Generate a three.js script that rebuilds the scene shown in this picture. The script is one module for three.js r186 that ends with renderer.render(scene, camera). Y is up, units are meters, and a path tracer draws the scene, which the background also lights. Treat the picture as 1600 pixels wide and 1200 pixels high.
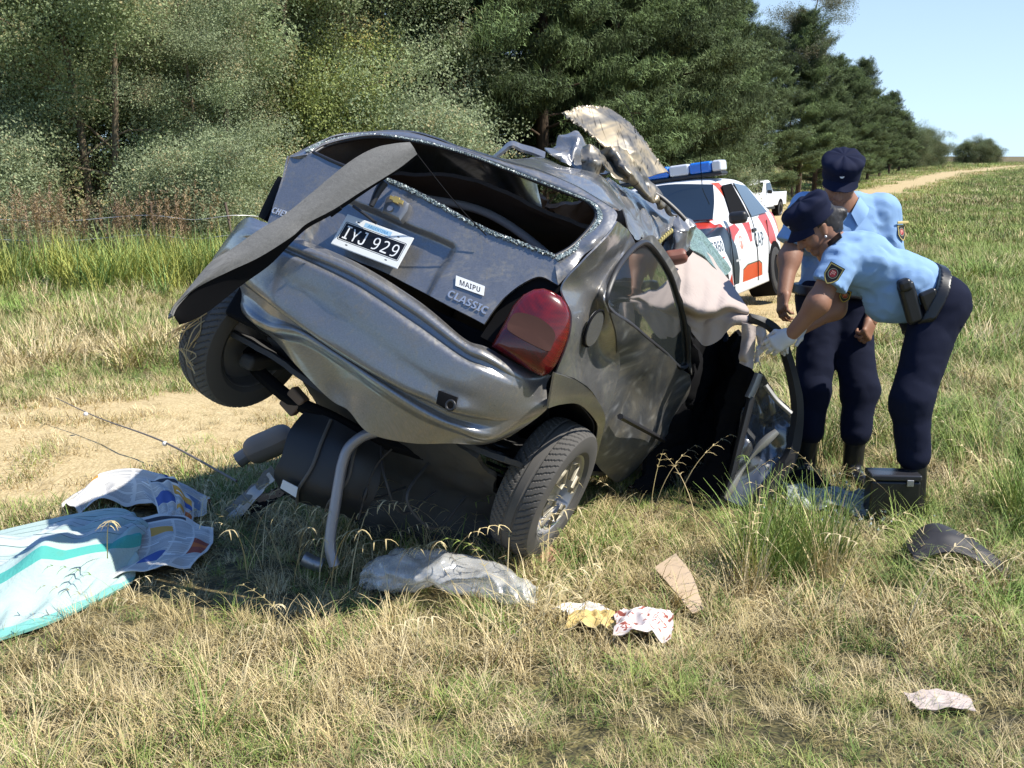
import * as THREE from 'three';
import { mergeGeometries, mergeVertices, toCreasedNormals } from 'three/addons/utils/BufferGeometryUtils.js';
import { ImprovedNoise } from 'three/addons/math/ImprovedNoise.js';
import { MarchingCubes } from 'three/addons/objects/MarchingCubes.js';
import { RoundedBoxGeometry } from 'three/addons/geometries/RoundedBoxGeometry.js';
import { TextGeometry } from 'three/addons/geometries/TextGeometry.js';
import { FontLoader } from 'three/addons/loaders/FontLoader.js';

// ---------- camera, sky, sun, exposure ----------
const scene = new THREE.Scene();
const camera = new THREE.PerspectiveCamera(39.09, 4 / 3, 0.05, 4000);
camera.position.set(0, 1.65, 0);
camera.rotation.set(-11.93 * Math.PI / 180, 0, 0);
const renderer = new THREE.WebGLRenderer({ antialias: true });
renderer.toneMapping = THREE.LinearToneMapping;
renderer.toneMappingExposure = 1.45;
renderer.shadowMap.enabled = true;
const sunDir = new THREE.Vector3(0.58, 0.78, 0.15).normalize();
{
  const W = 512, Hh = 256, d = new Float32Array(W * Hh * 4);
  for (let j = 0; j < Hh; j++) for (let i = 0; i < W; i++) {
    const el = ((j + 0.5) / Hh - 0.5) * Math.PI, az = ((i + 0.5) / W - 0.5) * 2 * Math.PI;
    const dir = new THREE.Vector3(Math.cos(el) * Math.cos(az), Math.sin(el), Math.cos(el) * Math.sin(az));
    const y = Math.max(0, dir.y), t = Math.pow(1 - y, 3.2);
    const g = Math.pow(Math.max(0, dir.dot(sunDir)), 24) * 0.35;
    const z = [0.075, 0.18, 0.46], h = [0.56, 0.76, 0.93], k = (j * W + i) * 4;
    for (let c = 0; c < 3; c++) d[k + c] = z[c] * (1 - t) + h[c] * t + g;
    d[k + 3] = 1;
  }
  const sky = new THREE.DataTexture(d, W, Hh, THREE.RGBAFormat, THREE.FloatType);
  sky.mapping = THREE.EquirectangularReflectionMapping; sky.magFilter = THREE.LinearFilter; sky.minFilter = THREE.LinearFilter;
  sky.wrapS = THREE.RepeatWrapping; sky.needsUpdate = true;
  scene.background = sky; scene.environment = sky;
}
const sun = new THREE.DirectionalLight(new THREE.Color(1, 0.95, 0.86), 5.0);
sun.position.copy(sunDir).multiplyScalar(60); sun.castShadow = true;
sun.shadow.mapSize.set(4096, 4096); Object.assign(sun.shadow.camera, { left: -40, right: 40, top: 40, bottom: -40, near: 1, far: 150 });
scene.add(sun); scene.add(sun.target);

// ---------- helpers ----------
const V = (x, y, z) => new THREE.Vector3(x, y, z);
const lerp = (a, b, t) => a + (b - a) * t, clamp = (x, a, b) => Math.min(b, Math.max(a, x));
const smooth = (a, b, x) => { const t = clamp((x - a) / (b - a), 0, 1); return t * t * (3 - 2 * t); };
function rng(seed) { let s = seed | 0; return () => { s = (s + 0x6d2b79f5) | 0; let t = Math.imul(s ^ (s >>> 15), 1 | s); t = (t + Math.imul(t ^ (t >>> 7), 61 | t)) ^ t; return ((t ^ (t >>> 14)) >>> 0) / 4294967296; }; }
const IN = new ImprovedNoise();
const noise = (x, y = 0, z = 0) => IN.noise(x + 31.7, y + 17.3, z + 5.1);
const fbm = (x, y, z = 0, o = 4) => { let s = 0, a = 0.5; for (let i = 0; i < o; i++) { s += a * noise(x, y, z); x *= 2.03; y *= 2.03; z *= 2.03; a *= 0.5; } return s; };
const taken = new Map();
function numbered(n) { const k = (taken.get(n) ?? -1) + 1; taken.set(n, k); return k ? n + '_' + String(k).padStart(3, '0') : n; }
function lit(o) { o.traverse((m) => { if (m.isMesh) { m.castShadow = true; m.receiveShadow = true; } }); return o; }
function tag(o, label, category, group, kind) { o.userData.label = label; if (category) o.userData.category = category; if (group) o.userData.group = group; if (kind) o.userData.kind = kind; return o; }
function thing(name, label, category, pos = [0, 0, 0], ry = 0, group) {
  const o = new THREE.Group(); o.name = numbered(name); o.position.set(...pos); o.rotation.y = ry; scene.add(o);
  return tag(o, label, category, group);
}
function mesh(name, geo, mat, parent) {
  const g = Array.isArray(geo) ? (geo.length > 1 ? merge(geo) : geo[0]) : geo;
  const m = new THREE.Mesh(g, mat); m.name = parent === scene ? numbered(name) : name; m.castShadow = m.receiveShadow = true; parent.add(m); return m;
}
function merge(list) {
  return mergeGeometries(list.map((g) => {
    let h = g.index ? g.toNonIndexed() : g;
    const o = new THREE.BufferGeometry();
    o.setAttribute('position', h.attributes.position);
    if (!h.attributes.normal) h.computeVertexNormals();
    o.setAttribute('normal', h.attributes.normal);
    o.setAttribute('uv', h.attributes.uv || new THREE.BufferAttribute(new Float32Array(h.attributes.position.count * 2), 2));
    return o;
  }));
}
const tf = (g, p = [0, 0, 0], r = [0, 0, 0], s = [1, 1, 1]) => g.clone().applyMatrix4(new THREE.Matrix4().compose(V(...p), new THREE.Quaternion().setFromEuler(new THREE.Euler(...r)), V(...s)));
const rbox = (w, h, d, r = 0.01, p = [0, 0, 0], rot = [0, 0, 0]) => tf(new RoundedBoxGeometry(w, h, d, 2, Math.min(r, w / 2.01, h / 2.01, d / 2.01)), p, rot);
const cr = (a, b, c, d, t) => 0.5 * (2 * b + (c - a) * t + (2 * a - 5 * b + 4 * c - d) * t * t + (3 * b - a - 3 * c + d) * t * t * t);
function crLine(P, n) { // n samples along a Catmull-Rom line of points
  const out = [], m = P.length - 1;
  for (let i = 0; i < n; i++) {
    const u = i / (n - 1) * m, k = Math.min(m - 1, Math.floor(u)), t = u - k;
    const a = P[k - 1] || P[k].map((v, q) => 2 * v - P[k + 1][q]), b = P[k], c = P[k + 1], d = P[k + 2] || P[k + 1].map((v, q) => 2 * v - P[k][q]);
    out.push(b.map((_, q) => cr(a[q], b[q], c[q], d[q], t)));
  }
  return out;
}
function samples(rows, nu, nv) { // rows of points -> nv rows of nu points
  const a = rows.map((r) => crLine(r, nu)), out = [];
  for (let j = 0; j < nv; j++) out.push([]);
  for (let i = 0; i < nu; i++) { const col = crLine(a.map((r) => r[i]), nv); for (let j = 0; j < nv; j++) out[j].push(col[j]); }
  return out;
}
// a sheet of metal, cloth or paper: a grid of points with a front, a back and closed edges
function sheet(pts, thick = 0.004, uvf = (p) => [p[0] - p[2], p[1]], flip = false) {
  const nv = pts.length, nu = pts[0].length, pos = [], idx = [], uv = [];
  const P = (j, i) => V(...pts[j][i]), N = [];
  for (let j = 0; j < nv; j++) for (let i = 0; i < nu; i++) {
    const du = P(j, Math.min(nu - 1, i + 1)).sub(P(j, Math.max(0, i - 1))), dv = P(Math.min(nv - 1, j + 1), i).sub(P(Math.max(0, j - 1), i));
    const n = du.cross(dv); if (n.lengthSq() < 1e-16) n.set(0, 0, 1); n.normalize(); if (flip) n.negate(); N.push(n);
  }
  for (const s of [0, 1]) for (let j = 0; j < nv; j++) for (let i = 0; i < nu; i++) {
    const p = P(j, i); if (s) p.addScaledVector(N[j * nu + i], -thick);
    pos.push(p.x, p.y, p.z); uv.push(...uvf(pts[j][i], i / (nu - 1), j / (nv - 1)));
  }
  const o = nu * nv, f = (a, b, c) => (flip ? idx.push(a, c, b) : idx.push(a, b, c));
  for (let j = 0; j < nv - 1; j++) for (let i = 0; i < nu - 1; i++) {
    const a = j * nu + i, b = a + 1, c = a + nu, d = c + 1;
    f(a, b, c); f(b, d, c); f(o + a, o + c, o + b); f(o + b, o + c, o + d);
  }
  const g = new THREE.BufferGeometry();
  g.setAttribute('position', new THREE.Float32BufferAttribute(pos, 3)); g.setAttribute('uv', new THREE.Float32BufferAttribute(uv, 2)); g.setIndex(idx); g.computeVertexNormals();
  // closed edges, flat shaded
  const ring = []; for (let i = 0; i < nu; i++) ring.push(i); for (let j = 1; j < nv; j++) ring.push(j * nu + nu - 1); for (let i = nu - 2; i >= 0; i--) ring.push((nv - 1) * nu + i); for (let j = nv - 2; j > 0; j--) ring.push(j * nu);
  const ep = [], eu = [];
  const gp = (k) => pos.slice(k * 3, k * 3 + 3), gu = (k) => uv.slice(k * 2, k * 2 + 2);
  for (let k = 0; k < ring.length; k++) { const a = ring[k], b = ring[(k + 1) % ring.length]; for (const q of [a, o + a, b, b, o + a, o + b]) { ep.push(...gp(q)); eu.push(...gu(q)); } }
  const e = new THREE.BufferGeometry(); e.setAttribute('position', new THREE.Float32BufferAttribute(ep, 3)); e.setAttribute('uv', new THREE.Float32BufferAttribute(eu, 2)); e.computeVertexNormals();
  return merge([g, e]);
}
const crumple = (pts, amp, freq, seed = 0) => pts.map((r) => r.map((p) => p.map((v, q) => v + amp * fbm(p[0] * freq + seed + q * 13, p[1] * freq + q * 7, p[2] * freq, 3))));
const crease = (pts, amp, freq, seed = 0) => pts.map((r) => r.map((p) => p.map((v, q) => v + amp * (0.5 - 1.6 * Math.abs(noise(p[0] * freq + seed + q * 3.1, p[1] * freq + q * 2.3, p[2] * freq)) - 0.6 * Math.abs(noise(p[0] * freq * 2.3 - seed, p[1] * freq * 2.1, p[2] * freq * 2.2 + q * 5))))));
function tube(P, r, seg = 24, rad = 8, closed = false) {
  const c = new THREE.CatmullRomCurve3(P.map((p) => V(...p)), closed, 'centripetal');
  const g = new THREE.TubeGeometry(c, seg, 1, rad, closed), pos = g.attributes.position, f = typeof r === 'function' ? r : () => r;
  for (let i = 0; i <= seg; i++) { const ctr = c.getPointAt(i / seg); for (let j = 0; j <= rad; j++) { const k = i * (rad + 1) + j; const v = V(pos.getX(k), pos.getY(k), pos.getZ(k)).sub(ctr).setLength(f(i / seg)).add(ctr); pos.setXYZ(k, v.x, v.y, v.z); } }
  g.computeVertexNormals();
  if (closed) return g;
  const caps = [0, seg].map((i) => { const cg = [], ctr = c.getPointAt(i / seg); for (let j = 0; j < rad; j++) { const a = i * (rad + 1) + j, b = a + 1; const q = (k) => [pos.getX(k), pos.getY(k), pos.getZ(k)]; i ? cg.push(...ctr.toArray(), ...q(a), ...q(b)) : cg.push(...ctr.toArray(), ...q(b), ...q(a)); } const h = new THREE.BufferGeometry(); h.setAttribute('position', new THREE.Float32BufferAttribute(cg, 3)); h.computeVertexNormals(); return h; });
  return merge([g, ...caps]);
}
// polygon outline (3-D points, roughly flat) to a solid with a bulging face
function pad(P, thick, bulge = 0, rings = 6) {
  const ctr = V(0, 0, 0); P.forEach((p) => ctr.add(V(...p))); ctr.multiplyScalar(1 / P.length);
  const nrm = V(0, 0, 0); P.forEach((p, i) => nrm.add(V(...p).sub(ctr).cross(V(...P[(i + 1) % P.length]).sub(ctr)))); nrm.normalize();
  const pos = [], idx = [], n = P.length;
  for (let k = 0; k <= rings; k++) { const s = 1 - k / rings; for (const p of P) { const v = V(...p).sub(ctr).multiplyScalar(s).add(ctr).addScaledVector(nrm, bulge * Math.sqrt(Math.max(0, 1 - s * s))); pos.push(v.x, v.y, v.z); } }
  for (const p of P) { const v = V(...p).addScaledVector(nrm, -thick); pos.push(v.x, v.y, v.z); }
  const back = ctr.clone().addScaledVector(nrm, -thick); pos.push(back.x, back.y, back.z);
  for (let k = 0; k < rings; k++) for (let i = 0; i < n; i++) { const a = k * n + i, b = k * n + (i + 1) % n; idx.push(a, b, a + n, b, b + n, a + n); }
  const o = (rings + 1) * n; for (let i = 0; i < n; i++) { const j = (i + 1) % n; idx.push(i, o + i, j, j, o + i, o + j, o + j, o + i, o + n); }
  const g = new THREE.BufferGeometry(); g.setAttribute('position', new THREE.Float32BufferAttribute(pos, 3)); g.setIndex(idx);
  return toCreasedNormals(g, 0.7);
}
// ---------- textures and materials ----------
function tex(w, h, f, srgb = true) {
  const d = new Uint8Array(w * h * 4);
  for (let j = 0; j < h; j++) for (let i = 0; i < w; i++) { const c = f(i / w, j / h), k = (j * w + i) * 4; for (let q = 0; q < 3; q++) d[k + q] = clamp(c[q] * 255, 0, 255); d[k + 3] = 255; }
  const t = new THREE.DataTexture(d, w, h); t.wrapS = t.wrapT = THREE.RepeatWrapping; t.magFilter = THREE.LinearFilter; if (srgb) t.colorSpace = THREE.SRGBColorSpace; t.needsUpdate = true; return t;
}
const per = (u, v, f, s = 0) => { // tiling noise
  const a = u * Math.PI * 2, b = v * Math.PI * 2, r = f / 6.283;
  return noise(Math.cos(a) * r + s, Math.sin(a) * r + Math.cos(b) * r * 1.7, Math.sin(b) * r * 1.7 + s * 0.37);
};
const canvasTex = (w, h, draw) => { const c = document.createElement('canvas'); c.width = w; c.height = h; draw(c.getContext('2d'), w, h); const t = new THREE.CanvasTexture(c); t.colorSpace = THREE.SRGBColorSpace; t.anisotropy = 8; return t; };
const std = (c, roughness = 0.7, o = {}) => new THREE.MeshStandardMaterial({ color: Array.isArray(c) ? new THREE.Color().setRGB(...c) : c, roughness, side: THREE.DoubleSide, ...o });
// ---------- the ground ----------
const ROAD = [[-9, 3.4], [-4, 5.45], [-1.5, 6.95], [0.6, 9.2], [3.2, 13.2], [6.5, 25], [12.5, 50], [27.2, 80], [48, 120], [79.5, 170], [150, 260], [420, 600]];
const roadX = (d) => { for (let i = 1; i < ROAD.length; i++) if (d < ROAD[i][1] || i === ROAD.length - 1) { const [a, b] = [ROAD[i - 1], ROAD[i]]; return lerp(a[0], b[0], (d - a[1]) / (b[1] - a[1])); } };
const DIP = [[0, 0], [7, 0], [13, -0.16], [30, -0.75], [50, -1.13], [80, -0.86], [120, -0.27], [170, 0.1], [260, 0.0], [3000, -3]];
function dip(d) { if (d <= 0) return 0; for (let i = 1; i < DIP.length; i++) if (d < DIP[i][0]) { const a = DIP[i - 1], b = DIP[i]; return lerp(a[1], b[1], smooth(0, 1, (d - a[0]) / (b[0] - a[0])) * 0.5 + 0.5 * (d - a[0]) / (b[0] - a[0])); } return -3; }
function groundY(x, z) {
  const d = -z, s = x - roadX(Math.max(d, 5));
  let h = dip(d);
  const far = smooth(9, 30, d);
  h *= 1 - far * (0.15 * smooth(2.5, 14, s) + 0.65 * smooth(3, 12, -s));
  h += 0.035 * fbm(x * 0.55, z * 0.55, 2) * 2 + (d < 40 ? 0.02 * noise(x * 2.3, z * 2.3, 4) : 0) * (1 - Math.exp(-Math.abs(s)));
  return h;
}
// distance from the middle of the dirt track
function roadDist(x, d) { let m = 1e9; for (let i = 1; i < ROAD.length; i++) { const [ax, ad] = ROAD[i - 1], [bx, bd] = ROAD[i], ux = bx - ax, ud = bd - ad, t = clamp(((x - ax) * ux + (d - ad) * ud) / (ux * ux + ud * ud), 0, 1); m = Math.min(m, Math.hypot(x - ax - ux * t, d - ad - ud * t)); } return m; }
{
  const strawTex = tex(512, 512, (u, v) => {
    const a = per(u, v, 40) * 0.5 + per(u, v, 110, 3) * 0.6 + per(u, v, 14, 7) * 0.5, k = clamp(0.5 + a, 0, 1);
    return [0.42 + 0.5 * k, 0.42 + 0.46 * k, 0.4 + 0.42 * k];
  });
  strawTex.repeat.set(1, 1);
  const bump = tex(512, 512, (u, v) => { const k = 0.5 + 0.5 * (per(u, v, 60, 9) + per(u, v, 160, 2) * 0.7); return [k, k, k]; }, false);
  const cols = (x, z) => {
    const d = -z, n = fbm(x * 0.35, z * 0.35, 1), m = fbm(x * 1.7, z * 1.7, 8), s = x - roadX(Math.max(d, 5));
    const green = clamp(0.35 + n * 1.1 + smooth(1, 9, s) * 0.3, 0, 1);
    const straw = [0.40, 0.31, 0.155], gr = [0.19, 0.2, 0.075];
    return straw.map((v, q) => clamp(lerp(v, gr[q], green) * (1 + m * 0.5), 0.02, 0.9));
  };
  const build = (xs, ds, name) => {
    const pos = [], col = [], uv = [], idx = [];
    for (const d of ds) for (const x of xs) { pos.push(x, groundY(x, -d), -d); col.push(...cols(x, -d)); uv.push(x / 1.3, d / 1.3); }
    const n = xs.length; for (let j = 0; j < ds.length - 1; j++) for (let i = 0; i < n - 1; i++) { const a = j * n + i; idx.push(a, a + 1, a + n, a + 1, a + n + 1, a + n); }
    const g = new THREE.BufferGeometry(); g.setAttribute('position', new THREE.Float32BufferAttribute(pos, 3)); g.setAttribute('color', new THREE.Float32BufferAttribute(col, 3)); g.setAttribute('uv', new THREE.Float32BufferAttribute(uv, 2)); g.setIndex(idx); g.computeVertexNormals();
    const m = mesh(name, g, std([1, 1, 1], 0.95, { map: strawTex, vertexColors: true, bumpMap: bump, bumpScale: 0.02 }), scene); m.userData.kind = 'structure'; m.userData.label = 'dry grassy ground of the verge and field'; return m;
  };
  const grade = (m, near, growth, far) => { const o = [0]; let st = near, x = 0; while (x < far) { x += st; o.push(x); if (x > m) st *= growth; } return o; };
  const ax = grade(9, 0.16, 1.09, 2600), ds = grade(16, 0.16, 1.06, 2800);
  build([...ax.slice(1).reverse().map((v) => -v), ...ax], [...grade(1, 0.4, 1.4, 900).slice(1).reverse().map((v) => -v), ...ds], 'ground');
  // dirt track
  const dirt = tex(512, 512, (u, v) => { const k = per(u, v, 12, 4) * 0.1 + per(u, v, 60, 1) * 0.3 + per(u, v, 150, 6) * 0.45; return [0.75 + 0.3 * k, 0.665 + 0.3 * k, 0.49 + 0.28 * k]; });
  const pos = [], uv = [], idx = []; let arc = 0; const nW = 13, path = crLine(ROAD, 420);
  path.forEach((p, i) => {
    const q = path[Math.min(i + 1, 419)], o = path[Math.max(i - 1, 0)], tx = q[0] - o[0], td = q[1] - o[1], l = Math.hypot(tx, td); if (i) arc += Math.hypot(p[0] - path[i - 1][0], p[1] - path[i - 1][1]);
    const wl = 1.3 + 0.4 * noise(arc * 0.7, 3) + 0.3 * noise(arc * 2.7, 9) + 0.2 * noise(arc * 7, 2), wr = 1.3 + 0.4 * noise(arc * 0.6, 13) + 0.3 * noise(arc * 2.9, 19) + 0.2 * noise(arc * 7, 29);
    for (let k = 0; k < nW; k++) { const t = k / (nW - 1) * 2 - 1, s = t * (t < 0 ? wl : wr) * (1 + 1.9 * smooth(20, 80, p[1])), x = p[0] + s * td / l, d = p[1] - s * tx / l; pos.push(x, groundY(x, -d) + 0.004 + 0.014 * (1 - t * t) + (p[1] > 30 ? 0.03 : 0), -d); uv.push(s / 1.6, arc / 1.6); }
  });
  for (let j = 0; j < 419; j++) for (let i = 0; i < nW - 1; i++) { const a = j * nW + i; idx.push(a, a + nW, a + 1, a + 1, a + nW, a + nW + 1); }
  const g = new THREE.BufferGeometry(); g.setAttribute('position', new THREE.Float32BufferAttribute(pos, 3)); g.setAttribute('uv', new THREE.Float32BufferAttribute(uv, 2)); g.setIndex(idx); g.computeVertexNormals();
  const m = mesh('dirt_track', g, std([0.92, 0.92, 0.92], 0.95, { map: dirt, bumpMap: bump, bumpScale: 0.003 }), scene); m.userData.kind = 'structure'; m.userData.label = 'pale dirt track running past the tree belt';
}
// ---------- grass ----------
function blade(out, r, base, len, w, yaw, lean, curl, seg = 3, twist = 0) { // one curved blade of grass
  const { pos, idx, nor } = out; let x = base[0], y = base[1], z = base[2], a = lean; const cx = Math.cos(yaw), sx = Math.sin(yaw), st = len / seg, k0 = pos.length / 3;
  for (let i = 0; i <= seg; i++) {
    const ww = w * (1 - Math.pow(i / seg, 1.6)) + 0.0004, px = -sx * Math.cos(twist), pz = cx * Math.cos(twist), py = Math.sin(twist);
    pos.push(x - px * ww, y - py * ww, z - pz * ww, x + px * ww, y + py * ww, z + pz * ww);
    const nx = -cx * Math.cos(a), ny = Math.sin(a), nz = -sx * Math.cos(a); for (let q = 0; q < 2; q++) nor.push(nx, ny, nz);
    if (i < seg) idx.push(k0 + i * 2, k0 + i * 2 + 1, k0 + i * 2 + 2, k0 + i * 2 + 1, k0 + i * 2 + 3, k0 + i * 2 + 2);
    x += cx * Math.sin(a) * st; z += sx * Math.sin(a) * st; y += Math.cos(a) * st; a += curl / seg; if (y < 0.004) { y = 0.004; a = Math.min(a, 1.5); }
  }
}
const emptyG = () => ({ pos: [], idx: [], nor: [] });
function toGeo(o) { const g = new THREE.BufferGeometry(); g.setAttribute('position', new THREE.Float32BufferAttribute(o.pos, 3)); g.setAttribute('normal', new THREE.Float32BufferAttribute(o.nor, 3)); g.setIndex(o.idx); return g; }
function tuftGeo(seed, n, R, len, w, lean, curl, seg = 3) { const r = rng(seed), o = emptyG(); for (let i = 0; i < n; i++) { const a = r() * 6.28, q = Math.sqrt(r()) * R; blade(o, r, [Math.cos(a) * q, 0, Math.sin(a) * q], len * (0.5 + 0.8 * r()), w * (0.7 + 0.6 * r()), r() * 6.28, lean * (0.3 + r()), curl * (0.2 + 1.2 * r()), seg, (r() - 0.5) * 0.8); } return toGeo(o); }
function scatter(name, label, geo, mat, items, category = 'grass') { // items: [x, y, z, yaw, scale, colour, tilt]
  const m = new THREE.InstancedMesh(geo, mat, items.length), M4 = new THREE.Matrix4(), q = new THREE.Quaternion(), c = new THREE.Color();
  items.forEach(([x, y, z, yaw, s, col, tx = 0, tz = 0, sy = 1], i) => { q.setFromEuler(new THREE.Euler(tx, yaw, tz)); m.setMatrixAt(i, M4.compose(V(x, y, z), q, V(s, s * sy, s))); m.setColorAt(i, c.setRGB(...col)); });
  m.name = numbered(name); m.castShadow = m.receiveShadow = true; tag(m, label, category, null, 'stuff'); scene.add(m); return m;
}
const CLEAR = [[-2.05, 4.15, 0.42], [-1.8, 3.75, 0.2], [-1.65, 4.3, 0.22], [-2.3, 3.75, 0.3], [-1.7, 4.85, 0.22], [-1.42, 4.2, 0.12], [-0.45, 3.93, 0.09], [-0.28, 3.9, 0.09], [-0.1, 3.84, 0.08], [0.45, 3.48, 0.07], [0.27, 3.58, 0.06], [0.63, 3.83, 0.05]]; // [x, d, radius] kept free of standing grass
{
  const gm = std([1, 1, 1], 0.75), r = rng(11);
  const straws = [[0.56, 0.45, 0.235], [0.47, 0.37, 0.18], [0.62, 0.51, 0.29], [0.36, 0.29, 0.13]], greens = [[0.17, 0.26, 0.05], [0.24, 0.31, 0.07], [0.13, 0.19, 0.04], [0.31, 0.34, 0.095]];
  const pick = (g) => { const L = r() < g ? greens : straws, c = L[Math.floor(r() * 4)], k = 0.75 + 0.5 * r(); return c.map((v) => v * k); };
  const greenAt = (x, d) => clamp(0.36 + 1.0 * fbm(x * 0.5, -d * 0.5, 1) + 0.22 * smooth(-0.5, 2.5, x - 0.25 * d + 1.0) + 0.25 * smooth(7, 12, d), 0.06, 0.9);
  const near = [], nearL = [], mid = [], far = [];
  const clearHit = (x, d) => CLEAR.some(([cx, cd, R]) => (x - cx) ** 2 + (d - cd) ** 2 < R * R);
  const addCell = (d0, d1, dens, list, s0, s1) => {
    const w0 = d0 * 0.52 + 1.3, w1 = d1 * 0.52 + 1.3, n = Math.floor((w0 + w1) * (d1 - d0) * dens);
    for (let i = 0; i < n; i++) {
      const d = lerp(d0, d1, r()), w = d * 0.52 + 1.3, x = (r() * 2 - 1) * w, rd = roadDist(x, d), ts = r();
      if (clearHit(x, d)) continue;
      const keep = smooth(0.9, 2.0, rd + 0.7 * noise(x * 0.9, d * 0.9, 3)); if (r() > (d > 20 ? 0.06 : 0.85) * (1 - keep) + keep) continue;
      const g = greenAt(x, d) * (0.2 + 0.8 * keep), tall = (0.75 + 0.5 * noise(x * 0.8, d * 0.8, 6)) * (0.34 + 0.66 * keep);
      list.push([x, groundY(x, -d) - 0.01, -d, r() * 6.28, lerp(s0, s1, ts) * tall, pick(g), (r() - 0.5) * 0.3, (r() - 0.5) * 0.3]);
    }
  };
  addCell(2.3, 5.2, 330, near, 0.55, 1.05); addCell(5.2, 8.5, 170, near, 0.75, 1.25);
  addCell(8.5, 15, 70, mid, 1.0, 1.8); addCell(15, 30, 22, mid, 1.3, 2.1);
  addCell(30, 60, 5, far, 1, 1.7); addCell(60, 130, 1.6, far, 1.3, 2.2); addCell(130, 260, 0.35, far, 1.8, 3);
  const shapes = [[1, 46, 0.08, 0.15, 0.0017, 0.9, 1.0], [2, 40, 0.1, 0.2, 0.0019, 0.7, 1.6], [3, 50, 0.12, 0.12, 0.0018, 1.2, 0.8], [4, 34, 0.07, 0.26, 0.002, 0.45, 1.3], [5, 44, 0.12, 0.17, 0.0017, 1.35, 0.5]];
  shapes.forEach((s, k) => scatter('verge_grass', ['matted straw coloured grass of the foreground verge', 'arching dry grass of the foreground verge', 'short flattened grass of the foreground verge', 'upright green and straw grass of the foreground verge', 'fallen dry stems of the foreground verge'][k], tuftGeo(...s, 4), gm, near.filter((_, i) => i % 5 === k)));
  [[11, 40, 0.14, 0.22, 0.0032, 0.6, 1.1], [12, 36, 0.16, 0.17, 0.0034, 0.9, 0.9]].forEach((s, k) => scatter('field_grass', ['yellow green grass of the middle field', 'low dry grass of the middle field'][k], tuftGeo(...s, 3), gm, mid.filter((_, i) => i % 2 === k)));
  scatter('distant_grass', 'thin dry grass of the distant field', tuftGeo(21, 60, 0.6, 0.17, 0.009, 0.7, 0.8, 2), gm, far);
  const stub = [];
  for (let i = 0; i < 26000; i++) { const d = 4 + 11 * r(), x = (r() * 2 - 1) * (d * 0.52 + 1.3), rd = roadDist(x, d); if (rd > 1.9 || clearHit(x, d)) continue; const n = noise(x * 1.1, d * 1.6, 12) + 0.6 * noise(x * 4, d * 4, 3) + 0.55 * smooth(0.5, 1.6, rd) - 0.28 * Math.exp(-(((rd - 0.62) / 0.2) ** 2)); if (n < 0.16) continue; stub.push([x, groundY(x, -d) + 0.004, -d, r() * 6.28, 0.6 + 0.8 * r(), pick(0.2 + 0.25 * smooth(0.8, 1.6, rd))]); }
  scatter('track_stubble', 'short dry stubble growing through the dirt track', tuftGeo(51, 34, 0.11, 0.065, 0.0017, 1.0, 0.7, 3), gm, stub);
  // tall green tussock and long arching seed stalks before the wreck
  const tus = [];
  for (const [x, d, n, R] of [[1.12, 4.15, 26, 0.2], [0.95, 4.0, 8, 0.14], [1.45, 5.6, 10, 0.2], [1.62, 5.75, 10, 0.18], [2.35, 4.75, 14, 0.14], [2.62, 5.6, 8, 0.3]]) for (let i = 0; i < n; i++) { const a = r() * 6.28, q = Math.sqrt(r()) * R, X = x + Math.cos(a) * q, D = d + Math.sin(a) * q; tus.push([X, groundY(X, -D) - 0.01, -D, r() * 6.28, 0.8 + 0.5 * r(), pick(0.85)]); }
  scatter('tall_tussock', 'taller green grass tussock beside the wreck', tuftGeo(31, 34, 0.05, 0.3, 0.0017, 0.35, 0.7, 5), gm, tus);
  const sg = emptyG(), rs = rng(5);
  { // a stalk with a nodding seed head
    blade(sg, rs, [0, 0, 0], 0.42, 0.0016, 0, 0.25, 1.15, 9);
    let x = 0, y = 0, a = 0.25; for (let i = 0; i < 9; i++) { x += Math.sin(a) * 0.0467; y += Math.cos(a) * 0.0467; a += 0.128; if (i > 4) for (const s of [-1, 1]) blade(sg, rs, [x, y, 0], 0.05, 0.0022, s * 0.7 + rs() * 0.5, a + 0.2, 1.3, 3); }
  }
  const st = [];
  for (let i = 0; i < 140; i++) { const d = 3.0 + 5 * r() * r() + r() * 1.2, x = (r() * 2 - 1) * (d * 0.5 + 0.4); if (roadDist(x, d) < 1.5 || clearHit(x, d)) continue; st.push([x, groundY(x, -d), -d, r() * 6.28, 0.7 + 0.6 * r(), pick(0.12)]); }
  for (let i = 0; i < 46; i++) { const d = 3.95 + 0.35 * r(), x = -1.1 + 1.25 * r(); st.push([x, groundY(x, -d), -d, r() * 6.28, 0.8 + 0.5 * r(), pick(0.1)]); }
  scatter('seed_stalk', 'long arching dry seed stalks standing out of the verge grass', toGeo(sg), gm, st);
  // tall grass with reddish plumes before the left trees
  const pg = emptyG(), pr = rng(77);
  for (let i = 0; i < 5; i++) { const a = pr() * 6.28, hx = Math.cos(a) * 0.06, hz = Math.sin(a) * 0.06, H = 1.0 + 0.45 * pr(), yaw = pr() * 6.28; blade(pg, pr, [hx, 0, hz], H, 0.004, yaw, 0.05, 0.25, 5); const tx = hx + Math.cos(yaw) * H * 0.17, tz = hz + Math.sin(yaw) * H * 0.17; for (let k = 0; k < 44; k++) { const t = pr(), rr = 0.13 * (1 - t * 0.75); blade(pg, pr, [tx + (pr() - 0.5) * 0.03, H * 0.8 + t * 0.36, tz + (pr() - 0.5) * 0.03], 0.05 + rr * pr(), 0.006, pr() * 6.28, 0.7 + pr() * 0.8, 0.6, 2); } }
  const pl = [], pf = []; const lf = tuftGeo(41, 30, 0.16, 0.85, 0.009, 0.28, 1.1, 5);
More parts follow.
